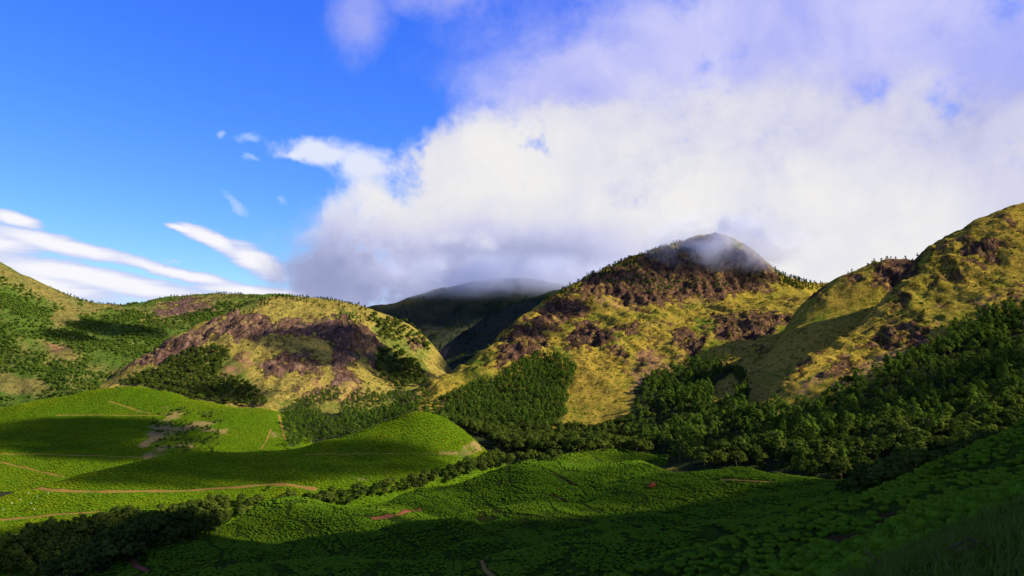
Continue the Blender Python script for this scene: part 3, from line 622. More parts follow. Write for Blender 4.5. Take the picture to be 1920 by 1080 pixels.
L_left.att['lush'] = np.clip(0.82 + 0.5 * fbm(L_left.X, L_left.Y, 110, 4, 213), 0, 1) * (1 - region(L_left, [[(-60,470),(0,494),(50,520),(100,542),(150,564),(140,585),(60,545),(0,520)], [(95,585),(145,578),(148,605),(105,608)], [(85,638),(140,658),(140,678),(95,668)], [(-50,702),(60,702),(95,730),(40,745),(-50,742)], [(155,565),(235,568),(238,582),(158,580)], [(290,565),(410,552),(410,575),(300,600)]], 7, 16))
L_left.att['soil'] = region(L_left, [([(95,640),(120,650),(110,660),(92,655)], .9)])
L_far.att['lush'] = 0.45 + 0.8 * fbm(L_far.X, L_far.Y, 260, 4, 214); L_far.att['soil'] = np.zeros(L_far.Z.shape)
L_far2.att['lush'] = 0.28 + 0.8 * fbm(L_far2.X, L_far2.Y, 130, 4, 215); L_far2.att['soil'] = region(L_far2, [([(815,648),(840,640),(850,660),(818,672)], .7)])
L_vale.att['lush'] = 0.6 + 0.4 * fbm(L_vale.X, L_vale.Y, 60, 3, 216); L_vale.att['soil'] = region(L_vale, [([(600,770),(640,760),(640,800),(600,795)], .9), ([(970,790),(1000,780),(1000,800),(975,800)], .9)])
L_ridge.att['lush'] = 0.35 + 0.6 * fbm(L_ridge.X, L_ridge.Y, 120, 3, 217)
L_far_tea.att['soil'] = region(L_far_tea, [([(285,775),(330,765),(400,775),(410,800),(400,830),(370,855),(290,870),(282,830)], .72), ([(400,765),(420,770),(412,830),(395,845),(385,800)], .62), ([(300,742),(330,750),(310,770),(285,778),(270,765)], .45), ([(505,780),(535,785),(538,830),(520,815)], .6), ([(190,850),(215,845),(210,870),(195,875)], .6), ([(460,770),(520,772),(520,785),(430,780)], .45)], 16, 34)
L_far_tea.att['soil'] *= np.clip(0.75 + 1.1 * fbm(L_far_tea.X, L_far_tea.Y, 30, 4, 221), 0, 1.3)
L_long.att['soil'] = region(L_long, [([(862,838),(900,825),(905,845),(880,860),(850,872)], .62), ([(820,845),(865,848),(850,856),(815,853)], .7), ([(660,890),(700,885),(690,905),(660,905)], .5)], 4, 6)
L_mid.att['soil'] = region(L_mid, [([(925,900),(965,890),(970,905),(930,912)], .5), ([(385,1060),(450,1048),(455,1060),(390,1070)], .55), ([(890,960),(940,955),(935,985),(895,985)], .55), ([(930,975),(1030,970),(1050,995),(940,995)], .35)], 4, 6)
L_near.att['soil'] = region(L_near, [([(1540,1005),(1640,1000),(1640,1020),(1560,1040)], .9), ([(1640,960),(1690,955),(1680,985),(1640,985)], .6), ([(1800,985),(1900,985),(1900,1000),(1800,1000)], .6)], 5, 8)
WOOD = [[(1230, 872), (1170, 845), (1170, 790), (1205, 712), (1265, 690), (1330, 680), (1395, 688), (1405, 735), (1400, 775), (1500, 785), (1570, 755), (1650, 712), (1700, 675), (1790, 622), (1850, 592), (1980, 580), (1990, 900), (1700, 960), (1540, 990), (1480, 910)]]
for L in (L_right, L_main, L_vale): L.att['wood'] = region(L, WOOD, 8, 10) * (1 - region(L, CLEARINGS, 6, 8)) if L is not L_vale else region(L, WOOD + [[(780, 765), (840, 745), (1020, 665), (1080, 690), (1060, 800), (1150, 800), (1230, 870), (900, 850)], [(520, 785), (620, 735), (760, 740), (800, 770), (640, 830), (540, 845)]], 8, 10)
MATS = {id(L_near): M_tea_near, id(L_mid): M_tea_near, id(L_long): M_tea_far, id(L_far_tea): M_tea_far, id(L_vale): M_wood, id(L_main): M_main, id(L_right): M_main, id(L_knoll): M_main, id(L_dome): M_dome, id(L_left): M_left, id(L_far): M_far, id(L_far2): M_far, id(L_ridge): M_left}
LAND = {id(L_near): ('tea_slope', 'near dark green slope of tea bushes rising towards the grassy bank'), id(L_mid): ('tea_field', 'rolling shaded tea fields on the valley bottom'),
    id(L_long): ('tea_hill', 'long tea covered hill with a bright rounded top and orange track'), id(L_far_tea): ('tea_terrace', 'bright tea slope with scrubby brown gully below the rocky dome'),
    id(L_vale): ('valley_floor', 'wooded valley floor between the tea hills and the mountains'), id(L_main): ('mountain', 'golden grass mountain with rust cliffs and mist round its summit'),
    id(L_right): ('mountain', 'steep golden mountainside with forest on its lower slope'), id(L_dome): ('hill', 'rounded hill with a mauve rock face across its brow'),
    id(L_knoll): ('hill', 'small rocky knoll with a dark notch on the skyline between two mountains'),
    id(L_left): ('mountain', 'scrub covered mountain with a golden crest'), id(L_far): ('mountain', 'dark distant mountain with its top in cloud'), id(L_far2): ('hill', 'shaded grassy spur in the far valley'), id(L_ridge): ('mountain', 'grassy ridge that shades the near slope, outside the view')}
NTRI = 0
for L in LAYERS:
    ny, nx = L.Z.shape; oz = zmax(L.X, L.Y, skip=L)[0]; bur = L.Z < oz - 8
    idx = np.arange(ny * nx).reshape(ny, nx)
    keep = ~(bur[:-1, :-1] & bur[1:, :-1] & bur[:-1, 1:] & bur[1:, 1:])
    q = np.stack([idx[:-1, :-1], idx[:-1, 1:], idx[1:, 1:], idx[1:, :-1]], -1)[keep]
    used = np.zeros(ny * nx, bool); used[q.ravel()] = True; remap = np.cumsum(used) - 1
    v = np.stack([L.X, L.Y, L.Z], -1).reshape(-1, 3)[used]
    name, label = LAND[id(L)]
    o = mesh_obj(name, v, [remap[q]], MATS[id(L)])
    for an, arr in L.att.items():
        a = o.data.attributes.new(an, 'FLOAT', 'POINT'); a.data.foreach_set('value', arr.reshape(-1)[used].astype('f'))
    tag(o, label, kind='structure'); L.obj = o; NTRI += 2 * len(q)
S_ = 26000.0
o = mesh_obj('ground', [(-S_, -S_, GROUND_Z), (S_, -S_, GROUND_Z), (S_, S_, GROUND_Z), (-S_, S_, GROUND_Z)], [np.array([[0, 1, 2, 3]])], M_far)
tag(o, 'low country that runs on beyond the hills', kind='structure')
print('TERRAIN TRIS', NTRI)
# ------------------------------------------------------------------ plants
def tube(p0, p1, r0, r1, n=6):
    p0 = np.array(p0, float); p1 = np.array(p1, float); d = p1 - p0; d /= np.linalg.norm(d)
    a = np.cross(d, (0.3, 0.9, 0.1)); a /= np.linalg.norm(a); b = np.cross(d, a); t = np.arange(n) * 2 * np.pi / n
    ring = np.cos(t)[:, None] * a + np.sin(t)[:, None] * b
    v = np.vstack([p0 + ring * r0, p1 + ring * r1]); i = np.arange(n); j = (i + 1) % n
    return v, np.stack([i, j, j + n, i + n], -1)
def join(parts):
    vs, fs, o = [], [], 0
    for v, f in parts: vs.append(v); fs.append(f + o); o += len(v)
    return np.vstack(vs), np.vstack(fs)
def leaves(centers, rad, per, size, rng, flat=0.6, up=0.0, out=0.9):
    """small leaf-spray faces spread through clumps, turned outwards as leaves are"""
    cs = np.asarray(centers, float); n = len(cs) * per; mid = cs.mean(0) - np.array([0, 0, 0.15 * np.ptp(cs[:, 2])])
    c = np.repeat(cs, per, 0); r = np.repeat(np.broadcast_to(np.asarray(rad, float), (len(centers),)), per)
    d = rng.normal(size=(n, 3)); d /= np.linalg.norm(d, axis=1)[:, None]
    p = c + d * (r * rng.uniform(0.45, 1.05, n))[:, None] * np.array([1, 1, flat])
    o = (p - mid) * np.array([1, 1, 0.5]); o /= np.linalg.norm(o, axis=1)[:, None] + 1e-9
    nrm = d * 0.6 + o * out + rng.normal(size=(n, 3)) * 0.35 + np.array([0, 0, up]); nrm /= np.linalg.norm(nrm, axis=1)[:, None]
    a = np.cross(nrm, rng.normal(size=(n, 3))); a /= np.linalg.norm(a, axis=1)[:, None]; b = np.cross(nrm, a)
    s = (size * rng.uniform(0.55, 1.2, n))[:, None]
    v = np.stack([p - a * s, p - b * s * 0.62, p + a * s, p + b * s * 0.62], 1).reshape(-1, 3)
    return v, np.arange(4 * n).reshape(n, 4)
def tall_tree(seed):
    rng = np.random.default_rng(seed); H = rng.uniform(13, 17); lean = rng.normal(size=2) * 0.7; Wd = rng.uniform(3.0, 4.6)
    tp = lambda t: np.array([lean[0] * t * t, lean[1] * t * t, H * t])
    tr = [tube(tp(-0.04), tp(0.35), .18, .14), tube(tp(0.35), tp(0.7), .14, .09), tube(tp(0.7), tp(0.95), .09, .03)]
    cen, rad = [], []
    z0 = rng.uniform(0.28, 0.42); n = 20
    for i in range(n):
        t = z0 + (0.97 - z0) * (i + rng.uniform(0, .9)) / n; prof = math.sin(math.pi * min(1, (t - z0) / (1 - z0) * 0.70 + 0.24)) ** 0.6
        a = rng.uniform(0, 2 * math.pi); r = rng.uniform(0.3, 1.0) * Wd * prof
        p = tp(t) + np.array([math.cos(a) * r, math.sin(a) * r, 0.3]); cen.append(p); rad.append(rng.uniform(1.0, 1.7))
        if i % 3 == 0: tr.append(tube(tp(t - 0.08), p, .07, .02, 4))
    return join(tr), leaves(cen, rad, 20, 0.72, rng, 0.8, 0.45)
def round_tree(seed):
    rng = np.random.default_rng(seed); H = rng.uniform(9.5, 12); Wd = rng.uniform(4.2, 5.4)
    fork = np.array([rng.normal() * .3, rng.normal() * .3, H * rng.uniform(.30, .4)])
    tr = [tube((0, 0, -0.5), fork, .32, .24)]; cen, rad = [], []
    for k in range(7):
        a = k * 2 * math.pi / 7 + rng.uniform(-.4, .4); e = fork + np.array([math.cos(a) * Wd * .5, math.sin(a) * Wd * .5, H * rng.uniform(.22, .38)])
        tr.append(tube(fork, e, .16, .05, 5))
    for i in range(34):
        a = rng.uniform(0, 2 * math.pi); u = math.sqrt(rng.uniform(0, 1)); h = rng.uniform(0.0, 1.0)
        top = H * (0.52 + 0.44 * math.sqrt(max(0, 1 - u * u))); z = H * 0.45 + (top - H * 0.45) * (h ** 0.5)
        cen.append((math.cos(a) * u * Wd * .86, math.sin(a) * u * Wd * .86, z)); rad.append(rng.uniform(0.9, 1.7))
    return join(tr), leaves(cen, rad, 19, 0.70, rng, 0.65, 0.5)
def shrub(seed):
    rng = np.random.default_rng(seed); cen, rad = [], []; tr = []
    for i in range(9):
        a = rng.uniform(0, 6.28); r = rng.uniform(0, 1.3); p = np.array([math.cos(a) * r, math.sin(a) * r, rng.uniform(.7, 2.1) * (1 - .25 * r)])
        cen.append(p); rad.append(rng.uniform(.5, .85))
        if i < 4: tr.append(tube((0, 0, -.3), p, .07, .03, 4))
    return join(tr), leaves(cen, rad, 13, 0.42, rng, 0.8, 0.4)
def crest_tree(seed):
    rng = np.random.default_rng(seed); H = rng.uniform(7, 9); tr = [tube((0, 0, -.5), (rng.normal() * .4, rng.normal() * .4, H * .8), .2, .06)]; cen, rad = [], []
    for i in range(18):
        t = rng.uniform(.22, .95); a = rng.uniform(0, 6.28); r = rng.uniform(.2, 1) * 2.9 * (1.15 - .75 * t); p = np.array([math.cos(a) * r, math.sin(a) * r, H * t]); cen.append(p); rad.append(rng.uniform(.7, 1.3))
        if i % 4 == 0: tr.append(tube((0, 0, H * t - .8), p, .06, .02, 4))
    return join(tr), leaves(cen, rad, 15, 0.6, rng, 0.7, 0.4)
def tea_bush_mesh(seed, m=90, ls=1.0):
    rng = np.random.default_rng(seed); n = 12; prof = [(0.42, -0.15), (0.80, 0.25), (0.97, 0.52), (0.86, 0.74), (0.48, 0.83)]; v = []
    wob = 1 + 0.16 * np.sin(np.arange(n) * 2 * np.pi / n * 3 + rng.uniform(0, 6)) + rng.uniform(-.10, .10, n)
    for r, z in prof:
        for k in range(n):
            a = 2 * math.pi * k / n; q = r * wob[k] + rng.normal() * .03; v.append((q * math.cos(a), q * math.sin(a), z + rng.normal() * .035))
    v.append((0, 0, .85)); f = []
    for i in range(len(prof) - 1):
        for k in range(n): f.append((i * n + k, i * n + (k + 1) % n, (i + 1) * n + (k + 1) % n, (i + 1) * n + k))
    body = (np.array(v), np.array(f)); b = (len(prof) - 1) * n
    cap = np.array([(b + k, b + (k + 1) % n, len(v) - 1) for k in range(n)])
    # sprigs standing out of the plucked top
    a = rng.uniform(0, 6.28, m); r = np.sqrt(rng.uniform(0, 1, m)) * 1.0; p = np.stack([r * np.cos(a), r * np.sin(a), 0.84 - 0.32 * r ** 3 + rng.normal(size=m) * .03], -1)
    nr = np.stack([np.cos(a) * r * .7, np.sin(a) * r * .7, np.ones(m)], -1) + rng.normal(size=(m, 3)) * .5; nr /= np.linalg.norm(nr, axis=1)[:, None]
    t = np.cross(nr, rng.normal(size=(m, 3))); t /= np.linalg.norm(t, axis=1)[:, None]; bt = np.cross(nr, t); s = ls * rng.uniform(.07, .15, m)[:, None]
    lv = np.stack([p - t * s, p - bt * s * .6, p + t * s, p + bt * s * .6], 1).reshape(-1, 3)
    V = np.vstack([body[0], lv]); return V, [body[1], np.arange(4 * m).reshape(m, 4) + len(body[0]), cap]

KINDS = {}
def make_kind(kind, fn, seeds, leafm, barkm):
    K = []
    col = bpy.data.collections.new('protos_' + kind)
    for i, s in enumerate(seeds):
        (tv, tf), (cv, cf) = fn(s)
        tr = mesh_obj('trunk', tv, [tf], barkm, link=False).data; cr = mesh_obj('crown', cv, [cf], leafm, link=False, smooth=False).data
        both = mesh_obj('tree_form', np.vstack([tv, cv]), [tf, cf + len(tv)], [barkm, leafm], link=False, smooth=False, mat_idx=np.r_[np.zeros(len(tf)), np.ones(len(cf))])
        both.name = 'form_%s_%02d' % (kind, i); col.objects.link(both); K.append((tr, cr, float(cv[:, 2].max())))
    KINDS[kind] = (K, col)
make_kind('tall', tall_tree, range(10, 15), M_leaf_tall, M_bark_pale)
make_kind('round', round_tree, range(20, 25), M_leaf_round, M_bark)
make_kind('shrub', shrub, range(30, 34), M_leaf_shrub, M_bark)
make_kind('crest', crest_tree, range(40, 44), M_leaf_crest, M_bark)
def tea_kind(name, leafm, m=90, ls=1.0):
    col = bpy.data.collections.new('protos_' + name); ms = []
    for i in range(4):
        V, F = tea_bush_mesh(50 + i, m, ls); o = mesh_obj('tea_form', V, F, leafm, link=False, smooth=False); o.name = 'form_%s_%02d' % (name, i); col.objects.link(o); ms.append(o.data)
    return ms, col
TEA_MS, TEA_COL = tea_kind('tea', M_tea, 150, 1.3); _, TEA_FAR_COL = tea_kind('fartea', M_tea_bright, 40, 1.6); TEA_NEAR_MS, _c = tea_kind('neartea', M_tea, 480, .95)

def scatter(name, pts, scl, rot, idx, col, label):
    """one object of kind stuff: a form of the collection on each point"""
    me = bpy.data.meshes.new(name); me.vertices.add(len(pts)); me.vertices.foreach_set('co', np.asarray(pts, 'f').ravel())
    a = me.attributes.new('scl', 'FLOAT_VECTOR', 'POINT'); a.data.foreach_set('vector', np.asarray(scl, 'f').ravel())
    a = me.attributes.new('eul', 'FLOAT_VECTOR', 'POINT'); a.data.foreach_set('vector', np.asarray(rot, 'f').ravel())
    a = me.attributes.new('pick', 'INT', 'POINT'); a.data.foreach_set('value', np.asarray(idx, 'i'))
    o = bpy.data.objects.new(name, me); COL.objects.link(o)
    ng = bpy.data.node_groups.new('scatter_' + name, 'GeometryNodeTree')
    ng.interface.new_socket('Geometry', in_out='INPUT', socket_type='NodeSocketGeometry'); ng.interface.new_socket('Geometry', in_out='OUTPUT', socket_type='NodeSocketGeometry')
    N, Lk = ng.nodes, ng.links
    i_ = N.new('NodeGroupInput'); o_ = N.new('NodeGroupOutput'); ip = N.new('GeometryNodeInstanceOnPoints'); ci = N.new('GeometryNodeCollectionInfo')
    ci.inputs['Collection'].default_value = col; ci.inputs['Separate Children'].default_value = True; ci.inputs['Reset Children'].default_value = True
    def na(nm, t):
        n = N.new('GeometryNodeInputNamedAttribute'); n.data_type = t; n.inputs[0].default_value = nm; return n.outputs[0]
    e2r = N.new('FunctionNodeEulerToRotation')
    Lk.new(i_.outputs[0], ip.inputs['Points']); Lk.new(ci.outputs[0], ip.inputs['Instance']); ip.inputs['Pick Instance'].default_value = True
    Lk.new(na('pick', 'INT'), ip.inputs['Instance Index']); Lk.new(na('eul', 'FLOAT_VECTOR'), e2r.inputs[0]); Lk.new(e2r.outputs[0], ip.inputs['Rotation']); Lk.new(na('scl', 'FLOAT_VECTOR'), ip.inputs['Scale'])
    Lk.new(ip.outputs[0], o_.inputs[0])
    md = o.modifiers.new('scatter', 'NODES'); md.node_group = ng
    tag(o, label, kind='stuff'); return o

def bounds_of(polys):
    xs, ys = [], []
    for p in polys:
        for a, b in zip(p, p[1:] + p[:1]):
            for t in (0, .33, .66):
                h = hit(a[0] + (b[0] - a[0]) * t, a[1] + (b[1] - a[1]) * t)
                if h: xs.append(h[0]); ys.append(h[1])
    return min(xs) - 25, max(xs) + 25, min(ys) - 25, max(ys) + 25
def grid_pts(b, sp, jit=0.45):
    gx, gy = np.meshgrid(np.arange(b[0], b[1], sp), np.arange(b[2], b[3], sp)); gx = gx.astype(float).copy(); gx[::2] += sp / 2
    return (gx + RNG.uniform(-jit, jit, gx.shape) * sp).ravel(), (gy + RNG.uniform(-jit, jit, gy.shape) * sp).ravel()
PATHS_XY = []   # centre lines of the tracks, kept clear of plants: (points, half width)
def off_paths(x, y):
    ok = np.ones(len(x), bool)
    for pts, hw in PATHS_XY:
        lo = pts.min(0) - hw; hi = pts.max(0) + hw
        m = np.nonzero((x > lo[0]) & (x < hi[0]) & (y > lo[1]) & (y < hi[1]))[0]
        for i in range(0, len(m), 4000):
            k = m[i:i + 4000]; d = np.hypot(x[k][:, None] - pts[:, 0], y[k][:, None] - pts[:, 1]).min(1); ok[k] &= d > hw
    return ok
def plant(polys, sp, kind, hs, excl=(), dens=1.0, stand='', warp=10, clump=0.0, vis_h=0.9, layers=None, b=None):
    """positions for one stand: on the land inside the outline, seen from the photograph's side"""
    b = b or bounds_of(polys); x, y = grid_pts(b, sp)
    z, who = zmax(x, y); px, py = proj(x, y, z)
    wx = warp * fbm(x, y, 35, 3, 301); wy = 0.6 * warp * fbm(x, y, 35, 3, 305)
    k = np.zeros(len(x), bool)
    for p in polys: k |= inpoly(px + wx, py + wy, p)
    for p in excl: k &= ~inpoly(px + wx * .6, py + wy * .6, p)
    if layers: k &= np.isin(who, [LAYERS.index(l) for l in layers])
    k &= RNG.uniform(0, 1, len(x)) < dens
    if clump: k &= fbm(x, y, clump, 3, 311) > RNG.uniform(-0.5, 0.45, len(x))
    k &= who >= 0
    x, y, z = x[k], y[k], z[k]
    K = KINDS[kind][0]; n = len(x); idx = RNG.integers(0, len(K), n); Hm = np.array([q[2] for q in K])[idx]
    s = RNG.uniform(hs[0], hs[1], n) / Hm
    vis = visible(x, y, z + Hm * s * vis_h, 1.0)
    x, y, z, idx, s, Hm = x[vis], y[vis], z[vis], idx[vis], s[vis], Hm[vis]
    PLANTS[kind].append(dict(x=x, y=y, z=z, idx=idx, s=s, h=Hm * s, stand=np.full(len(x), stand, dtype=object)))
    return len(x)
# ------------------------------------------------------------------ tracks
def track(pix, width, m, label, name='path', lift=0.12):
    pts = [hit(*p) for p in dens([(a, b, 0) for a, b in pix], 14) for p in [(p[0], p[1])]] if False else None
    out = []
    for a, b in zip(pix[:-1], pix[1:]):
        n = max(2, int(math.hypot(b[0] - a[0], b[1] - a[1]) / 8))
        for i in range(n): out.append((a[0] + (b[0] - a[0]) * i / n, a[1] + (b[1] - a[1]) * i / n))
    out.append(pix[-1]); p3 = [hit(*q) for q in out]; p3 = [q for q in p3 if q]
    xy = np.array([(q[0], q[1]) for q in p3])
    keep = [0]
    for i in range(1, len(xy)):
        if 1.5 < np.hypot(*(xy[i] - xy[keep[-1]])) < 90: keep.append(i)
    xy = xy[keep]
    xy += 1.3 * np.stack([fbm(xy[:, 0], xy[:, 1], 22, 2, 405), fbm(xy[:, 0], xy[:, 1], 22, 2, 409)], -1)
    # smooth and resample every 2 m
    for _ in range(4): xy[1:-1] = (xy[:-2] + 2 * xy[1:-1] + xy[2:]) / 4
    d = np.r_[0, np.cumsum(np.hypot(*np.diff(xy, axis=0).T))]; t = np.arange(0, d[-1], 2.0)
    cx, cyv = np.interp(t, d, xy[:, 0]), np.interp(t, d, xy[:, 1])
    tx, ty = np.gradient(cx), np.gradient(cyv); ln = np.hypot(tx, ty) + 1e-9; nx, ny = -ty / ln, tx / ln
    wd = width * (0.8 + 0.45 * fbm(t, t * 0 + 3.3, 14, 2, 401)); cols = np.linspace(-0.5, 0.5, 5); V = []
    for c in cols:
        x = cx + nx * wd * c; y = cyv + ny * wd * c; V.append(np.stack([x, y, zmax(x, y)[0] + lift * (1.0 if abs(c) < .4 else .2)], -1))
    n = len(t); V = np.stack(V, 1).reshape(-1, 3); i = np.arange(n - 1)
    F = np.vstack([np.stack([i * 5 + c, i * 5 + c + 1, (i + 1) * 5 + c + 1, (i + 1) * 5 + c], -1) for c in range(4)])
    o = mesh_obj(name, V, [F], m); tag(o, label, kind='structure')
    PATHS_XY.append((np.stack([cx, cyv], -1), width * 0.5 + 0.7)); return o
track([(62, 917), (130, 921), (200, 921), (300, 922), (360, 920), (420, 915), (470, 911), (505, 908), (550, 910), (600, 918)], 4.2, M_dirt, 'orange dirt track across the long tea hill')
track([(0, 974), (60, 970), (110, 965), (160, 961), (195, 957)], 3.2, M_dirt, 'reddish track low on the long tea hill above the dark trees')
track([(570, 852), (640, 851), (720, 850), (800, 851), (862, 851)], 1.4, M_dirt, 'thin straight track across the bright rounded tea hilltop')
track([(0, 851), (60, 851), (130, 853), (200, 855), (280, 858)], 1.9, M_dirt, 'level track crossing the shaded tea slope')
track([(0, 867), (40, 875), (80, 885), (132, 897)], 2.2, M_dirt, 'track slanting down the tea slope to the foot of the long hill')
track([(105, 778), (180, 778), (240, 779), (300, 779)], 1.6, M_dirt, 'pale footpath along the upper edge of the cloud shadow')
track([(205, 752), (240, 764), (285, 775)], 1.6, M_dirt, 'short pale footpath near the top of the bright tea slope')
track([(523, 778), (528, 800), (535, 828)], 2.4, M_dirt, 'bare strip down the edge of the bright tea slope beside the forest')
track([(508, 805), (500, 825), (490, 843)], 1.7, M_dirt, 'narrow track at the corner of the bright tea slope')
track([(404, 988), (440, 993), (500, 996), (560, 996), (610, 990), (648, 981), (662, 972)], 1.4, M_dirt, 'footpath round the rounded tea knoll')
track([(640, 957), (665, 968), (700, 970)], 1.3, M_dirt_dark, 'dark lane at the foot of the rounded tea knoll')
track([(700, 972), (740, 968), (790, 954)], 3.0, M_red, 'red earth bank cut into the tea field')
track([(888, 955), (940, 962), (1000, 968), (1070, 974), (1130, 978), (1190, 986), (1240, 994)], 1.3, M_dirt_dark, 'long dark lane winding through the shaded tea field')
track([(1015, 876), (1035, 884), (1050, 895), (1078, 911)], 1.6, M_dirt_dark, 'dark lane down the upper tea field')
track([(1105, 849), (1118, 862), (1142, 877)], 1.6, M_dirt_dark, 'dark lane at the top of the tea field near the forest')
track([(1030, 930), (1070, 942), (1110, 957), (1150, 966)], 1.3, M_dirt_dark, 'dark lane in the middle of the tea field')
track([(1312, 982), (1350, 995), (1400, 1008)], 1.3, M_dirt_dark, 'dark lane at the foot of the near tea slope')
track([(1350, 901), (1400, 900), (1448, 902)], 1.3, M_dirt, 'pale line across the small tea spur by the forest')
track([(243, 1045), (252, 1060), (280, 1072)], 2.2, M_red, 'reddish path at the edge of the dark woodland')
track([(925, 1082), (905, 1066), (893, 1053), (905, 1048)], 1.3, M_dirt, 'brown path bending between the nearest tea folds')

# ------------------------------------------------------------------ stands of trees
PLANTS = {k: [] for k in KINDS}
CLEAR = CLEARINGS
S_right = [(1230, 868), (1200, 850), (1180, 820), (1190, 770), (1215, 712), (1265, 692), (1330, 682), (1392, 690), (1402, 735), (1395, 765), (1500, 772), (1560, 745), (1640, 705), (1700, 672), (1790, 622), (1850, 592), (1935, 585), (1960, 700), (1900, 760), (1780, 800), (1640, 830), (1500, 850), (1400, 860), (1330, 868)]
plant([S_right], 11.0, 'round', (5, 12), CLEAR, 0.6, 'right', warp=12, layers=[L_right, L_main, L_vale])
plant([S_right], 6.6, 'tall', (8, 18), CLEAR, 0.95, 'right', clump=60, warp=12, layers=[L_right, L_main, L_vale])
S_low = [(1280, 880), (1400, 850), (1560, 830), (1700, 812), (1820, 785), (1960, 740), (1960, 860), (1820, 880), (1700, 925), (1600, 965), (1545, 972), (1510, 930), (1465, 892), (1400, 872)]
plant([S_low], 7.5, 'round', (5, 14), (), 0.9, 'low', layers=[L_right])
plant([[(1500, 940), (1640, 880), (1560, 860), (1470, 880)], [(1700, 800), (1920, 730), (1920, 790), (1740, 850)]], 14, 'tall', (13, 19), (), 0.6, 'low', layers=[L_right])
plant([[(826, 792), (838, 748), (900, 722), (960, 692), (1015, 668), (1050, 672), (1078, 696), (1070, 735), (1058, 775), (1052, 805), (960, 815), (890, 806)]], 5.2, 'tall', (8.5, 13), (), 0.97, 'plantation', warp=8, layers=[L_main, L_vale, L_dome])
plant([[(795, 772), (830, 785), (900, 806), (960, 812), (1060, 805), (1110, 812), (1150, 800), (1185, 800), (1225, 860), (1160, 842), (1095, 852), (1010, 852), (960, 850), (915, 825), (890, 815), (850, 792)]], 6.0, 'round', (7, 12), (), 0.97, 'belt', warp=8, layers=[L_vale, L_main, L_right, L_mid, L_far_tea])
plant([[(530, 782), (560, 752), (620, 732), (700, 742), (760, 738), (800, 762), (760, 785), (700, 805), (640, 822), (545, 842)]], 6.4, 'tall', (6.5, 11), [[(600, 765), (640, 755), (640, 795), (605, 790)]], 0.9, 'vale', warp=10)
plant([[(225, 722), (290, 692), (350, 657), (420, 652), (432, 672), (402, 702), (478, 722), (505, 765), (440, 762), (400, 757), (330, 738), (260, 724)]], 6.0, 'round', (5, 9), (), 0.95, 'foot', warp=9, layers=[L_dome, L_far_tea, L_vale, L_left])
plant([[(705, 652), (745, 655), (800, 702), (802, 730), (745, 735), (715, 700)], [(690, 590), (760, 610), (805, 640), (800, 665), (760, 640), (715, 640)]], 8.0, 'round', (7, 11), (), 0.9, 'shade', layers=[L_dome, L_far2])
S_creek = [[(-20, 1100), (-20, 1045), (60, 1005), (150, 988), (205, 970), (240, 980), (300, 985), (330, 965), (420, 1000), (300, 1040), (140, 1100)]]
plant(S_creek, 5.0, 'round', (6, 11), (), 0.97, 'creek', warp=6, layers=[L_long, L_mid, L_vale], vis_h=1.0, b=(-400, 60, 280, 660))
S_creek2 = [[(290, 968), (330, 955), (400, 948), (480, 946), (600, 936), (700, 922), (790, 900), (860, 878), (930, 858), (1010, 856), (960, 872), (905, 890), (800, 916), (735, 930), (650, 950), (600, 952), (480, 962), (400, 992)]]
plant(S_creek2, 4.4, 'round', (4.5, 8.5), (), 0.97, 'creek', warp=5, layers=[L_long, L_vale], vis_h=1.0, b=(-400, 60, 280, 660))
plant(S_creek2, 4.6, 'round', (4, 8), [[(0, 800), (672, 800), (672, 1080), (0, 1080)]], 0.95, 'creek', warp=5, layers=[L_mid], vis_h=1.0, b=(-400, 60, 280, 660))
plant([[(960, 850), (1000, 845), (1060, 862), (1040, 870), (970, 870)], [(1120, 845), (1180, 840), (1225, 868), (1180, 862)]], 8, 'round', (5, 9), (), .7, 'field')
# trees of the skyline
plant([[(1010, 560), (1110, 502), (1180, 470), (1265, 448), (1275, 470), (1180, 500), (1110, 535), (1030, 580)]], 6.5, 'crest', (4, 8), (), 1.0, 'crestwood', clump=40, warp=4, layers=[L_main], vis_h=1.0)
plant([[(1448, 495), (1470, 510), (1548, 520), (1548, 545), (1500, 545), (1460, 535)]], 8, 'crest', (6, 10), (), .9, 'saddle', warp=3, layers=[L_main], vis_h=1.0)
plant([[(405, 545), (480, 555), (600, 550), (690, 572), (690, 600), (640, 620), (625, 600), (640, 585), (560, 570), (480, 575), (475, 592), (420, 588)]], 6, 'crest', (2.5, 6), (), .95, 'domewood', clump=30, warp=4, layers=[L_dome, L_left], vis_h=1.0)
plant([[(140, 550), (300, 540), (420, 540), (420, 562), (340, 562), (290, 575), (240, 582), (150, 572)]], 7, 'crest', (2, 5), (), .9, 'leftcrest', clump=40, warp=3, layers=[L_left], vis_h=1.0)
plant([[(90, 530), (150, 553), (150, 568), (95, 545)]], 11, 'crest', (4, 6), (), .5, 'leftcrest', warp=3, layers=[L_left], vis_h=1.0)
plant([[(1640, 484), (1720, 480), (1720, 500), (1640, 502)], [(1560, 515), (1640, 488), (1640, 500), (1570, 530)]], 11, 'crest', (4, 7), (), .5, 'notch', warp=2, layers=[L_right, L_knoll], vis_h=1.0)
plant([[(690, 570), (800, 560), (1010, 560), (1000, 620), (900, 650), (830, 660), (760, 620)]], 22, 'crest', (9, 14), (), .5, 'farwood', clump=120, layers=[L_far, L_far2])
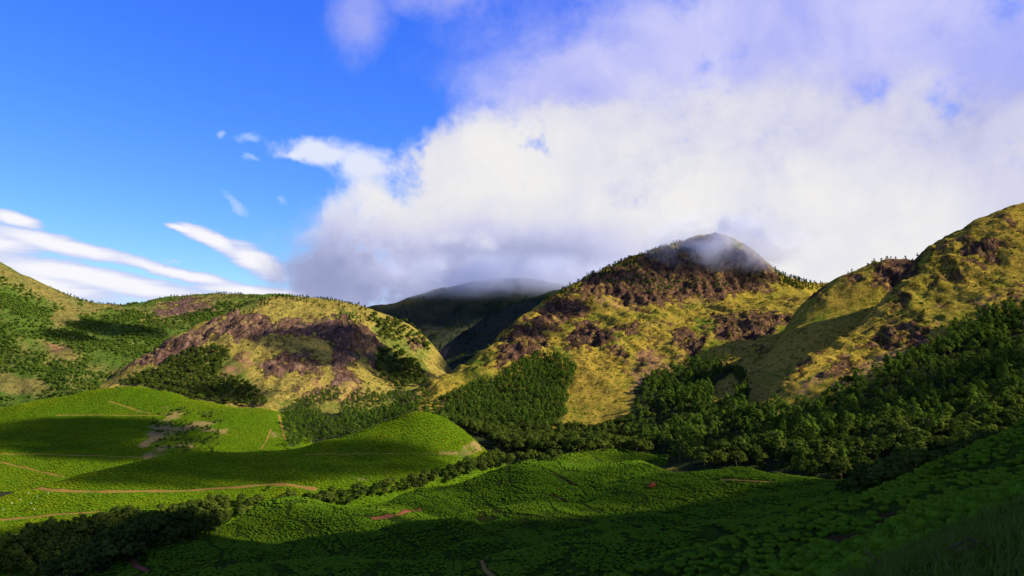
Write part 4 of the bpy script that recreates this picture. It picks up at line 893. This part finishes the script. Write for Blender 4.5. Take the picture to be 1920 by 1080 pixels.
# scrub
LMGOLD = [[(-60, 470), (0, 494), (50, 520), (100, 542), (150, 564), (140, 585), (60, 545), (0, 520)], [(95, 585), (145, 578), (148, 605), (105, 608)], [(85, 638), (140, 658), (140, 678), (95, 668)], [(-50, 702), (60, 702), (95, 730), (40, 745), (-50, 742)], [(155, 565), (235, 568), (238, 582), (158, 580)], [(290, 565), (410, 552), (410, 575), (300, 600)]]
plant([[(-30, 500), (150, 565), (300, 575), (430, 560), (440, 590), (300, 650), (230, 700), (220, 740), (-30, 790)]], 5.6, 'shrub', (2.2, 6.0), LMGOLD, 1.0, 'scrub', clump=90, layers=[L_left])
plant([[(-30, 500), (150, 565), (300, 575), (430, 560), (440, 590), (300, 650), (230, 700), (220, 740), (-30, 790)]], 9, 'shrub', (1.5, 3.8), LMGOLD, .8, 'scrub', layers=[L_left])
plant([[(900, 740), (1100, 540), (1500, 560), (1600, 560), (1400, 740), (1150, 830), (1060, 800), (1090, 690)]], 15, 'shrub', (1.2, 3.2), (), 1.0, 'slope', clump=50, layers=[L_main])
plant([[(1540, 540), (1700, 500), (1920, 400), (1920, 600), (1700, 680), (1450, 760)]], 11, 'shrub', (1.0, 2.8), (), 1.0, 'slope', clump=45, layers=[L_right])
plant([[(430, 600), (700, 580), (800, 700), (700, 770), (480, 740)]], 13, 'shrub', (1.2, 3.2), (), 1.0, 'slope', clump=45, layers=[L_dome])
plant([[(820, 670), (960, 600), (1010, 620), (900, 700)]], 14, 'shrub', (2.5, 5), (), .9, 'slope', clump=60, layers=[L_far2, L_main])
plant([[(285, 770), (340, 765), (410, 770), (410, 830), (370, 860), (285, 870)]], 5, 'shrub', (1.5, 3.6), (), .8, 'gully', clump=22, layers=[L_far_tea])
plant([[(1130, 500), (1300, 450), (1440, 510), (1400, 540), (1250, 545), (1150, 560)]], 6.5, 'shrub', (2, 5), (), 1.0, 'cliff', clump=60, layers=[L_main])
plant([[(760, 750), (830, 720), (840, 790), (790, 775)]], 7, 'shrub', (2, 5), (), .8, 'scrub')

WORDS = {
 'right': ('forest_tree', 'tall slender tree in the forest on the slope below the steep golden mountainside', 'trees of the forest below the steep mountainside'),
 'low': ('woodland_tree', 'spreading tree in the dark wood between the forest and the near tea slope', 'trees of the dark wood above the near tea slope'),
 'plantation': ('plantation_tree', 'close-set green tree of the plantation patch on the foot of the golden mountain', 'trees of the plantation patch'),
 'belt': ('woodland_tree', 'round dark tree in the belt between the tea fields and the plantation patch', 'trees of the dark belt below the plantation'),
 'vale': ('valley_tree', 'light green tree of the wood behind the long tea hill', 'trees of the wood behind the long tea hill'),
 'foot': ('woodland_tree', 'low bushy tree below the mauve rock of the rounded hill', 'trees below the mauve rock'),
 'shade': ('woodland_tree', 'dark tree in the shaded hollow beside the rounded rocky hill', 'trees in the shaded hollow'),
 'creek': ('creek_tree', 'dark round tree in the belt between the long tea hill and the tea knoll', 'trees of the creek belt'),
 'field': ('field_tree', 'small tree on the upper edge of the tea field', 'trees at the upper edge of the tea field'),
 'crestwood': ('crest_tree', 'small dark tree on the long crest leading up to the misty summit', 'trees along the crest of the misty mountain'),
 'saddle': ('crest_tree', 'dark pointed tree in the saddle beside the misty summit', 'trees in the saddle'),
 'domewood': ('crest_tree', 'small tree on the brow of the rounded rocky hill', 'trees on the brow of the rounded hill'),
 'leftcrest': ('crest_tree', 'small tree on the skyline of the scrub covered mountain', 'trees on the skyline of the scrub mountain'),
 'notch': ('crest_tree', 'lone small tree on the rocky notch of the skyline', 'trees on the rocky notch'),
 'farwood': ('crest_tree', 'small dark tree on the shaded mountains of the far valley', 'trees of the far valley'),
 'scrub': ('shrub', 'green shrub on the scrub covered mountain', 'shrubs of the scrub covered mountain'),
 'slope': ('shrub', 'small dark shrub dotted on the golden grass slopes', 'shrubs dotted on the golden slopes'),
 'gully': ('shrub', 'shrub in the brown gully of the bright tea slope', 'shrubs in the brown gully'),
 'cliff': ('shrub', 'dark shrub clinging to the cliffs below the misty summit', 'shrubs on the cliffs')}
STUFF = {'tall': ('forest', 'rest of the close forest of tall slender trees on the lower slopes'), 'round': ('woods', 'rest of the dark broadleaved woods in the valley'), 'shrub': ('shrubbery', 'scattered scrub over the mountainsides'), 'crest': ('treeline', 'dark trees along the crests and far slopes')}
ZONES = {   # where in its stand a tree stands, by what it is beside
 'right': [(lambda u, v: u < 1290, 'beside the bare golden spur'), (lambda u, v: u < 1420, 'around the small grassy clearing'), (lambda u, v: v > 800, 'low down, above the dark wood'), (lambda u, v: u > 1780, 'by the picture edge'), (lambda u, v: v < 700, 'along its upper edge'), (lambda u, v: True, 'in its thickest part')],
 'low': [(lambda u, v: u < 1480, 'at the end by the small tea spur'), (lambda u, v: u > 1760, 'near the picture edge'), (lambda u, v: v > 900, 'deep in the shade beside the near slope'), (lambda u, v: True, 'along its sunlit side')],
 'creek': [(lambda u, v: u < 180, 'in the large dark wood at the picture edge'), (lambda u, v: u < 340, 'at the thick end near the reddish path'), (lambda u, v: u < 520, 'behind the slope of the tea knoll'), (lambda u, v: u < 700, 'behind the top of the tea knoll'), (lambda u, v: True, 'at the thin upper end below the bright hilltop')],
 'scrub': [(lambda u, v: v < 600, 'high up under the skyline'), (lambda u, v: u > 250, 'beside the rounded rocky hill'), (lambda u, v: v > 700, 'low down above the bright tea slope'), (lambda u, v: u < 90, 'by the picture edge'), (lambda u, v: True, 'in the middle of the slope')],
 'domewood': [(lambda u, v: u < 480, 'at the end by the upper rock slab'), (lambda u, v: u < 600, 'at the top'), (lambda u, v: True, 'at the end by the far valley')],
 'crestwood': [(lambda u, v: u < 1110, 'at the lower end'), (lambda u, v: True, 'near the summit')],
 'slope': [(lambda u, v: u < 800, 'on the rounded rocky hill'), (lambda u, v: u < 1450, 'below the misty summit'), (lambda u, v: True, 'on the steep mountainside')]}
SHORT = {'right': 'slender tree in the forest under the mountainside', 'low': 'spreading tree in the dark lower wood', 'creek': 'round dark tree of the creek belt', 'scrub': 'green shrub on the scrub mountain', 'domewood': 'small tree on the rounded rocky hill brow', 'crestwood': 'small dark tree on the misty mountain crest', 'slope': 'small shrub on golden grass'}
TALLY = {}
def put_tree(kind, i, P_, extra=None):
    K = KINDS[kind][0]; tr, cr, H = K[P_['idx'][i]]; nm, lab, grp = WORDS[P_['stand'][i]]
    e = bpy.data.objects.new(nm, None); COL.objects.link(e); e.empty_display_size = 1.0
    e.location = (P_['x'][i], P_['y'][i], P_['z'][i]); e.rotation_euler = (0, 0, RNG.uniform(0, 6.28)); s = P_['s'][i]; e.scale = (s * P_['w'][i], s * P_['w'][i], s)
    for n2, me in (('trunk', tr), ('crown', cr)):
        c = bpy.data.objects.new(n2, me); COL.objects.link(c); c.parent = e
    st = P_['stand'][i]
    if st in ZONES:
        u, v = proj(P_['x'][i], P_['y'][i], P_['z'][i] + P_['h'][i] * .5); ph = next(p for f, p in ZONES[st] if f(u, v)); lab = SHORT[st] + ' ' + ph; grp = grp + ', ' + ph
    tag(e, lab, 'shrub' if kind == 'shrub' else 'tree', grp)
for kind, lst in PLANTS.items():
    A = {k: np.concatenate([q[k] for q in lst]) for k in ('x', 'y', 'z', 'idx', 's', 'h', 'stand')}
    A['z'] = A['z'] - 0.15; n = len(A['x']); A['w'] = RNG.uniform(0.85, 1.2, n)
    px, py = proj(A['x'], A['y'], A['z'] + A['h'] * .7); inside = (px > -10) & (px < 1930) & (py < 1085)
    vis = visible(A['x'], A['y'], A['z'] + A['h'] * 0.6, 0.0) & inside
    app = np.where(vis, A['h'] / np.hypot(A['x'], A['y']), 0); big = np.argsort(-app)[:300]; mask = np.zeros(n, bool); mask[big] = True
    for i in big: put_tree(kind, i, A)
    r = ~mask; rot = np.stack([RNG.normal(0, .04, r.sum()), RNG.normal(0, .04, r.sum()), RNG.uniform(0, 6.28, r.sum())], -1)
    sc3 = np.stack([A['s'] * A['w'], A['s'] * A['w'], A['s']], -1)[r]
    scatter(STUFF[kind][0], np.stack([A['x'], A['y'], A['z']], -1)[r], sc3, rot, A['idx'][r], KINDS[kind][1], STUFF[kind][1])
    print('PLANTS', kind, n)

# ------------------------------------------------------------------ tea
def tea_points(L, sp, b, soil_max=0.45, margin=30):
    x, y = grid_pts(b, sp, 0.40); z, who = zmax(x, y); px, py = proj(x, y, z)
    k = (who == LAYERS.index(L)) & (px > -margin) & (px < 1920 + margin) & (py < 1120) & (py > 500)
    x, y, z = x[k], y[k], z[k]; k = (sample(L, x, y, L.att['soil']) + 0.30 * fbm(x, y, 9, 3, 507) < soil_max) & off_paths(x, y)
    return x[k], y[k], z[k]
def no_trees(x, y, r=3.0):
    cell = set()
    for kk in ('round', 'tall', 'shrub'):
        for q in PLANTS[kk]:
            for a, b in zip((q['x'] / r).astype(int), (q['y'] / r).astype(int)): cell.add((a, b))
    return np.array([(a, b) not in cell for a, b in zip((x / r).astype(int), (y / r).astype(int))])
def tea_arrays(x, y, lo, hi, hz):
    n = len(x); s = RNG.uniform(lo, hi, n); r = np.stack([RNG.normal(0, .07, n), RNG.normal(0, .07, n), RNG.uniform(0, 6.28, n)], -1)
    return np.stack([s * RNG.uniform(.9, 1.25, n), s * RNG.uniform(.85, 1.1, n), s * hz * RNG.uniform(.85, 1.2, n)], -1), r, RNG.integers(0, 4, n)
x, y, z = tea_points(L_near, 1.08, (-60, 165, 9, 205)); k = (np.hypot(x, y) > 26) & (RNG.uniform(0, 1, len(x)) > 0.10)
gap = fbm(x, y, 9, 2, 501); lane = np.abs(((x * .55 + y * .2 + 3.0 * fbm(x, y, 16, 2, 511)) / 7.5) % 1 - .5); lane2 = np.abs(((z + 1.2 * fbm(x, y, 14, 2, 513)) / 2.6) % 1 - .5); k &= (gap > -0.55) & (lane > 0.055) & (lane2 > 0.06); x, y, z = x[k], y[k], z[k]
vis = visible(x, y, z + .8, 0.1); x, y, z = x[vis], y[vis], z[vis]
sc3, rt, ix = tea_arrays(x, y, .40, .64, 1.2); order = np.argsort(np.hypot(x, y)); px, py = proj(x, y, z); order = [i for i in order if 0 < px[i] < 1920 and py[i] < 1078][:300]
m = np.zeros(len(x), bool); m[order] = True
for i in order:
    o = bpy.data.objects.new('tea_bush', TEA_NEAR_MS[ix[i]]); COL.objects.link(o); o.location = (x[i], y[i], z[i] - .1); o.scale = sc3[i]; o.rotation_euler = rt[i]
    ph = 'close to the grassy bank' if py[i] > 1035 else 'beside the bare hollow of the near slope' if px[i] < 1660 else 'on the fold above the grassy bank' if px[i] < 1800 else 'by the picture edge'
    tag(o, 'clipped dark green tea bush ' + ph, 'tea bush', 'nearest tea bushes, ' + ph)
NX, NY, NZ, NS, NR, NI = x[~m], y[~m], z[~m] - .1, sc3[~m], rt[~m], ix[~m]
x, y, z = tea_points(L_mid, 1.22, (-320, 320, 112, 620)); lane = np.abs(((x * .5 + y * .3 + 5.0 * fbm(x, y, 24, 2, 515)) / 13) % 1 - .5); lane2 = np.abs(((z + 1.6 * fbm(x, y, 22, 2, 517)) / 3.4) % 1 - .5); k = no_trees(x, y) & (fbm(x, y, 12, 2, 503) > -0.7) & (lane > 0.05) & (lane2 > 0.05); x, y, z = x[k], y[k], z[k]; vis = visible(x, y, z + .8, .6); x, y, z = x[vis], y[vis], z[vis]
sc3, rt, ix = tea_arrays(x, y, .48, .76, 1.1)
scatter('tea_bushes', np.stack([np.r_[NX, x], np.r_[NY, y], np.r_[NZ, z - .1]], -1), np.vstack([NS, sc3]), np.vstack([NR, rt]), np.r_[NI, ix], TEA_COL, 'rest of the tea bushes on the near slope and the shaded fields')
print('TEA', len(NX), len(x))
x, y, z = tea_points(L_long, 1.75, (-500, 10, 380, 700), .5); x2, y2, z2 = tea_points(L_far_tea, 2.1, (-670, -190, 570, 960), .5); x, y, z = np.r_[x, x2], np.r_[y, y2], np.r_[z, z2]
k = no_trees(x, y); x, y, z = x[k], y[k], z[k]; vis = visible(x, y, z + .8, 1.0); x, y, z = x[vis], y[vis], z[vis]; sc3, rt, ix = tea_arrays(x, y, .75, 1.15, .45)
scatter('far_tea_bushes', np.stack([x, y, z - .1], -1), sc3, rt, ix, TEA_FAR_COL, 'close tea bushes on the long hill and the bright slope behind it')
print('TEA FAR', len(x))
# ------------------------------------------------------------------ clouds that stand over the valley (out of the picture, above and beside the viewer)
def cloud_material(name, density):
    m, g = mat(name)
    o_ = g.new('ShaderNodeOutputMaterial'); pv = g.new('ShaderNodeVolumePrincipled'); pv.inputs['Color'].default_value = (0.96, 0.96, 0.97, 1); pv.inputs['Density'].default_value = density; pv.inputs['Anisotropy'].default_value = 0.3
    g.l.new(pv.outputs[0], o_.inputs['Volume']); return m
m_cl = cloud_material('cloud_body', 0.03); m_thin = cloud_material('thin_cloud_body', 0.015)
def puffs(cells, seed, name='cloud', sub=3):
    import bmesh
    rng = np.random.default_rng(seed); bm = bmesh.new(); bmesh.ops.create_icosphere(bm, subdivisions=sub, radius=1.0)
    sv = np.array([v.co[:] for v in bm.verts]); sf = np.array([[v.index for v in f.verts] for f in bm.faces]); bm.free()
    parts = []
    for (c, r) in cells:
        c = np.asarray(c); p = sv * np.asarray(r)
        q = fbm(sv[:, 0] * 2 + sv[:, 2] * 1.3, sv[:, 1] * 2 - sv[:, 2], 1.0, 3, int(rng.integers(1e6)))
        parts.append((c + p * (1 + 0.28 * q)[:, None], sf))
    return join(parts)
def cloud_over(targets, height, seed, label, thick=0.35):
    """targets: (px, py, rx, ry) patches of shade as seen in the photograph"""
    cells = []
    for (px, py, rx, ry) in targets:
        h = hit(px, py); t = (height - h[2]) / SUN_DIR[2]; c = np.array(h) + SUN_DIR * t
        cells.append((c, (rx, ry, thick * min(rx, ry) + 8)))
    v, f = puffs(cells, seed); o = mesh_obj('cloud', v, [f], m_thin if 'thin veil' in label else m_cl); tag(o, label, 'cloud', 'clouds drifting over the valley', 'stuff'); return o
def check_out(o):
    v = np.array([c.co[:] for c in o.data.vertices]); px, py = proj(v[:, 0], v[:, 1], v[:, 2]); k = (v[:, 1] > 1) & (px > -5) & (px < 1925) & (py > -5)
    print('CLOUD', o.name, 'in view', int(k.sum()), px.min(), py.min())
for tg, hh, sd, lb, th in [
    ([(70, 822, 65, 36), (150, 810, 80, 40), (240, 815, 50, 34), (200, 845, 55, 28)], 560, 1, 'small cloud that shades the bright tea slope', 1.2),
    ([(400, 868, 95, 28), (520, 864, 90, 30), (620, 850, 55, 26), (665, 866, 45, 24), (300, 888, 70, 18)], 600, 2, 'long thin cloud that shades the crest of the long tea hill', 1.3),
    ([(535, 640, 42, 26), (605, 632, 60, 40), (645, 632, 50, 40), (685, 660, 50, 55), (600, 668, 60, 24), (700, 690, 35, 35)], 760, 3, 'cloud that shades the rock of the rounded hill', 1.1),
    ([(430, 735, 45, 25)], 740, 4, 'cloud scrap that shades the trees below the mauve rock', .8),
    ([(1250, 490, 70, 45), (1150, 520, 75, 40), (1350, 485, 70, 45), (1420, 515, 45, 35), (1040, 575, 70, 50), (980, 620, 50, 50)], 1000, 5, 'cloud that shades the cliffs of the misty summit', .5),
    ([(850, 595, 420, 190), (940, 592, 380, 190), (790, 592, 330, 190)], 2300, 6, 'broad cloud that shades the far valley', .15),
    ([(900, 640, 150, 110), (940, 605, 130, 110), (870, 625, 120, 90)], 1500, 9, 'cloud that shades the spur in the far valley', .3),
    ([(1430, 830, 55, 28), (1720, 735, 32, 26)], 560, 11, 'cloud scraps that shade part of the forest', .9),
    ([(210, 618, 110, 50), (130, 630, 60, 40)], 900, 7, 'cloud that shades the hollow of the scrub mountain', .4),
    ([(770, 695, 50, 40), (735, 680, 35, 35)], 820, 8, 'cloud that shades the wooded hollow', .6),
    ([(850, 985, 100, 50), (1030, 940, 90, 50), (940, 905, 70, 26), (1180, 895, 50, 22), (700, 1010, 80, 36), (480, 990, 60, 24), (1250, 940, 70, 40), (780, 950, 60, 26)], 480, 10, 'thin veil of cloud that dims the tea fields of the valley bottom', .5),
    ([(250, 1040, 90, 36), (60, 1040, 80, 34), (150, 1020, 70, 24)], 470, 12, 'cloud that shades the dark wood below the long tea hill', .7)]:
    check_out(cloud_over(tg, hh, sd, lb, th))

# ------------------------------------------------------------------ mist on the summits
def mist(center, rad, dens_, nscale, seed, label, lo=0.42, hi=0.62, soft=0.6):
    m, g = mat('mist'); out = g.new('ShaderNodeOutputMaterial'); pv = g.new('ShaderNodeVolumePrincipled'); pv.inputs['Color'].default_value = (0.98, 0.98, 0.99, 1); pv.inputs['Anisotropy'].default_value = 0.2
    tc = g.new('ShaderNodeTexCoord'); geo = g.new('ShaderNodeNewGeometry')
    fall = g.ss(g.vm('LENGTH', tc.outputs['Object'], out=1), 1.0, 1.0 - soft)
    n = g.noise(g.vm('ADD', geo.outputs['Position'], (seed * 131.0, 0, 0)), nscale, 4, 0.6, 0.4)
    d = g.m('MULTIPLY', g.m('MULTIPLY', g.ss(n, lo, hi), fall), dens_)
    g.l.new(d, pv.inputs['Density']); g.l.new(pv.outputs[0], out.inputs['Volume'])
    v, f = puffs([((0, 0, 0), (1, 1, 1))], seed, sub=3); v = v / np.linalg.norm(v, axis=1)[:, None]
    o = mesh_obj('mist', v, [f], m); o.location = center; o.scale = rad; tag(o, label, kind='stuff'); return o
mist(P(1362, 458, 1640), (210, 170, 80), 0.017, 0.016, 1, 'torn white mist drifting over the dark summit')
mist(P(930, 518, 2880), (680, 300, 110), 0.009, 0.006, 2, 'grey cloud base lying on the distant mountain top', lo=0.36, hi=0.62, soft=0.8)
# ------------------------------------------------------------------ grass of the near bank and small things
def grass_bank():
    rng = np.random.default_rng(77); V, F, o = [], [], 0; SV, SF, so = [], [], 0
    x = rng.uniform(-4, 24, 90000); y = rng.uniform(2.5, 30, 90000); z, who = zmax(x, y); px, py = proj(x, y, z + .2)
    d = np.hypot(x, y); k = (who == 0) & (px > 1050) & (px < 1960) & (py < 1200) & (rng.uniform(0, 1, len(x)) < np.clip(9 / d, .12, 1)) & (fbm(x, y, 5, 2, 601) > -.45)
    x, y, z, d = x[k], y[k], z[k], d[k]; n = len(x)
    h = rng.uniform(.14, .42, n); a = rng.uniform(0, 6.28, n); ln = rng.uniform(.05, .30, n); w = rng.uniform(.004, .010, n) * (1 + d / 14)
    dx, dy = np.cos(a), np.sin(a); wx, wy = -dy, dx; rows = []
    for t, ww in ((0, 1.0), (.45, .9), (.8, .55), (1, .08)):
        cx = x + dx * ln * t * t; cyy = y + dy * ln * t * t; cz = z - .03 + h * t * (1 - .25 * t)
        rows.append(np.stack([cx - wx * w * ww, cyy - wy * w * ww, cz], -1)); rows.append(np.stack([cx + wx * w * ww, cyy + wy * w * ww, cz], -1))
    V = np.stack(rows, 1).reshape(-1, 3); b = np.arange(n)[:, None] * 8
    F = np.vstack([b + np.array([[0, 1, 3, 2]]), b + np.array([[2, 3, 5, 4]]), b + np.array([[4, 5, 7, 6]])])
    ob = mesh_obj('grass', V, [F], M_blade, smooth=False); tag(ob, 'dark rough grass on the near bank', kind='stuff'); print('GRASS', n)
grass_bank()
def seed_stalk(px, py, d, hgt, bend, seed):
    rng = np.random.default_rng(seed); x0, y0, _ = P(px, py, d); z0 = float(zmax(np.array([x0]), np.array([y0]))[0][0])
    pts = [np.array([x0 + bend * t ** 2.2, y0 + .1 * t, z0 - .05 + hgt * (t - .28 * t ** 3)]) for t in np.linspace(0, 1, 8)]
    e = bpy.data.objects.new('grass_stalk', None); COL.objects.link(e); e.location = pts[0]
    v, f = join([tube(a - pts[0], b - pts[0], .003, .002, 5) for a, b in zip(pts[:-1], pts[1:])]); mesh_obj('stem', v, [f], M_straw, e)
    hd = pts[-1] - pts[0]; dr = (pts[-1] - pts[-3]); dr /= np.linalg.norm(dr)
    v, f = leaves([hd + dr * (.018 * i - .16) for i in range(12)], [.010] * 12, 10, .020, rng, 1.0); mesh_obj('seed_head', v, [f], M_straw, e, smooth=False)
    return e
STALKS = [(1738, 1060, 8.0, .75, .42, 'long pale grass stalk arching over the near bank, the largest of the stalks'), (1660, 1066, 7.6, .42, .2, 'short pale grass stalk left of the arching one'), (1712, 1066, 7.4, .40, .30, 'low leaning grass stalk just beside the arching one'),
          (1655, 1060, 9.5, .55, -.12, 'upright thin grass stalk at the left end of the near bank'), (1775, 1062, 9.0, .45, .35, 'leaning pale grass stalk right of the arching one'), (1880, 1060, 8.2, .45, -.25, 'pale grass stalk near the corner of the near bank')]
for i, (a, b, c, h_, bd, lb) in enumerate(STALKS): tag(seed_stalk(a, b, c, h_, bd, 700 + i), lb, 'grass stalk', 'grass stalks on the near bank')
def pale_stone(px, py, r, label, seed):
    import bmesh
    h = hit(px, py)
    if not h: return
    rng = np.random.default_rng(seed); bm = bmesh.new(); bmesh.ops.create_icosphere(bm, subdivisions=2, radius=r)
    for v in bm.verts: v.co *= 1 + .25 * rng.normal() * .6; v.co.z *= .8
    me = bpy.data.meshes.new('stone'); bm.to_mesh(me); bm.free(); me.materials.append(M_stone); o = bpy.data.objects.new('stone', me); COL.objects.link(o); o.location = (h[0], h[1], h[2] + r * .8 + .25)
    tag(o, label, 'stone', 'pale stones among the tea')
for i, (px, py) in enumerate([(6, 957), (22, 945), (54, 926), (58, 945), (64, 956), (70, 932), (38, 938), (18, 1006), (30, 1004), (53, 1002), (90, 926)]):
    pale_stone(px, py, .30, 'tiny pale stone low on the long tea hill, %s' % ['outermost by the picture edge', 'second row from the edge', 'just under the orange track', 'middle of the cluster', 'lowest of the cluster', 'under the track, right of the cluster', 'between the edge and the cluster', 'first of three above the dark wood', 'second of three above the dark wood', 'third of three above the dark wood', 'rightmost of the cluster'][i], 800 + i)

def single_plant(name, kind, idx, px, py, height, label, cat, leafm=None):
    h = hit(px, py); tr, cr, H = KINDS[kind][0][idx]; e = bpy.data.objects.new(name, None); COL.objects.link(e); e.location = (h[0], h[1], h[2] - .1); s = height / H; e.scale = (s, s, s)
    for n2, me in (('trunk', tr), ('crown', cr)):
        c = bpy.data.objects.new(n2, me); COL.objects.link(c); c.parent = e
        if leafm and n2 == 'crown':
            c.material_slots[0].link = 'OBJECT'; c.material_slots[0].material = leafm
    return tag(e, label, cat)
single_plant('shrub', 'shrub', 1, 1222, 916, 3.6, 'small shrub with bright orange-red leaves in the shaded tea field', 'shrub', M_leaf_red)
single_plant('field_tree', 'crest', 2, 397, 849, 4.5, 'lone small dark tree on the crest of the long tea hill', 'tree')
single_plant('field_tree', 'tall', 0, 362, 1003, 12, 'thin bare-stemmed tree at the edge of the dark wood beside the tea knoll', 'tree')
single_plant('field_tree', 'round', 1, 503, 921, 4.0, 'small bushy tree standing on the orange dirt track', 'tree')
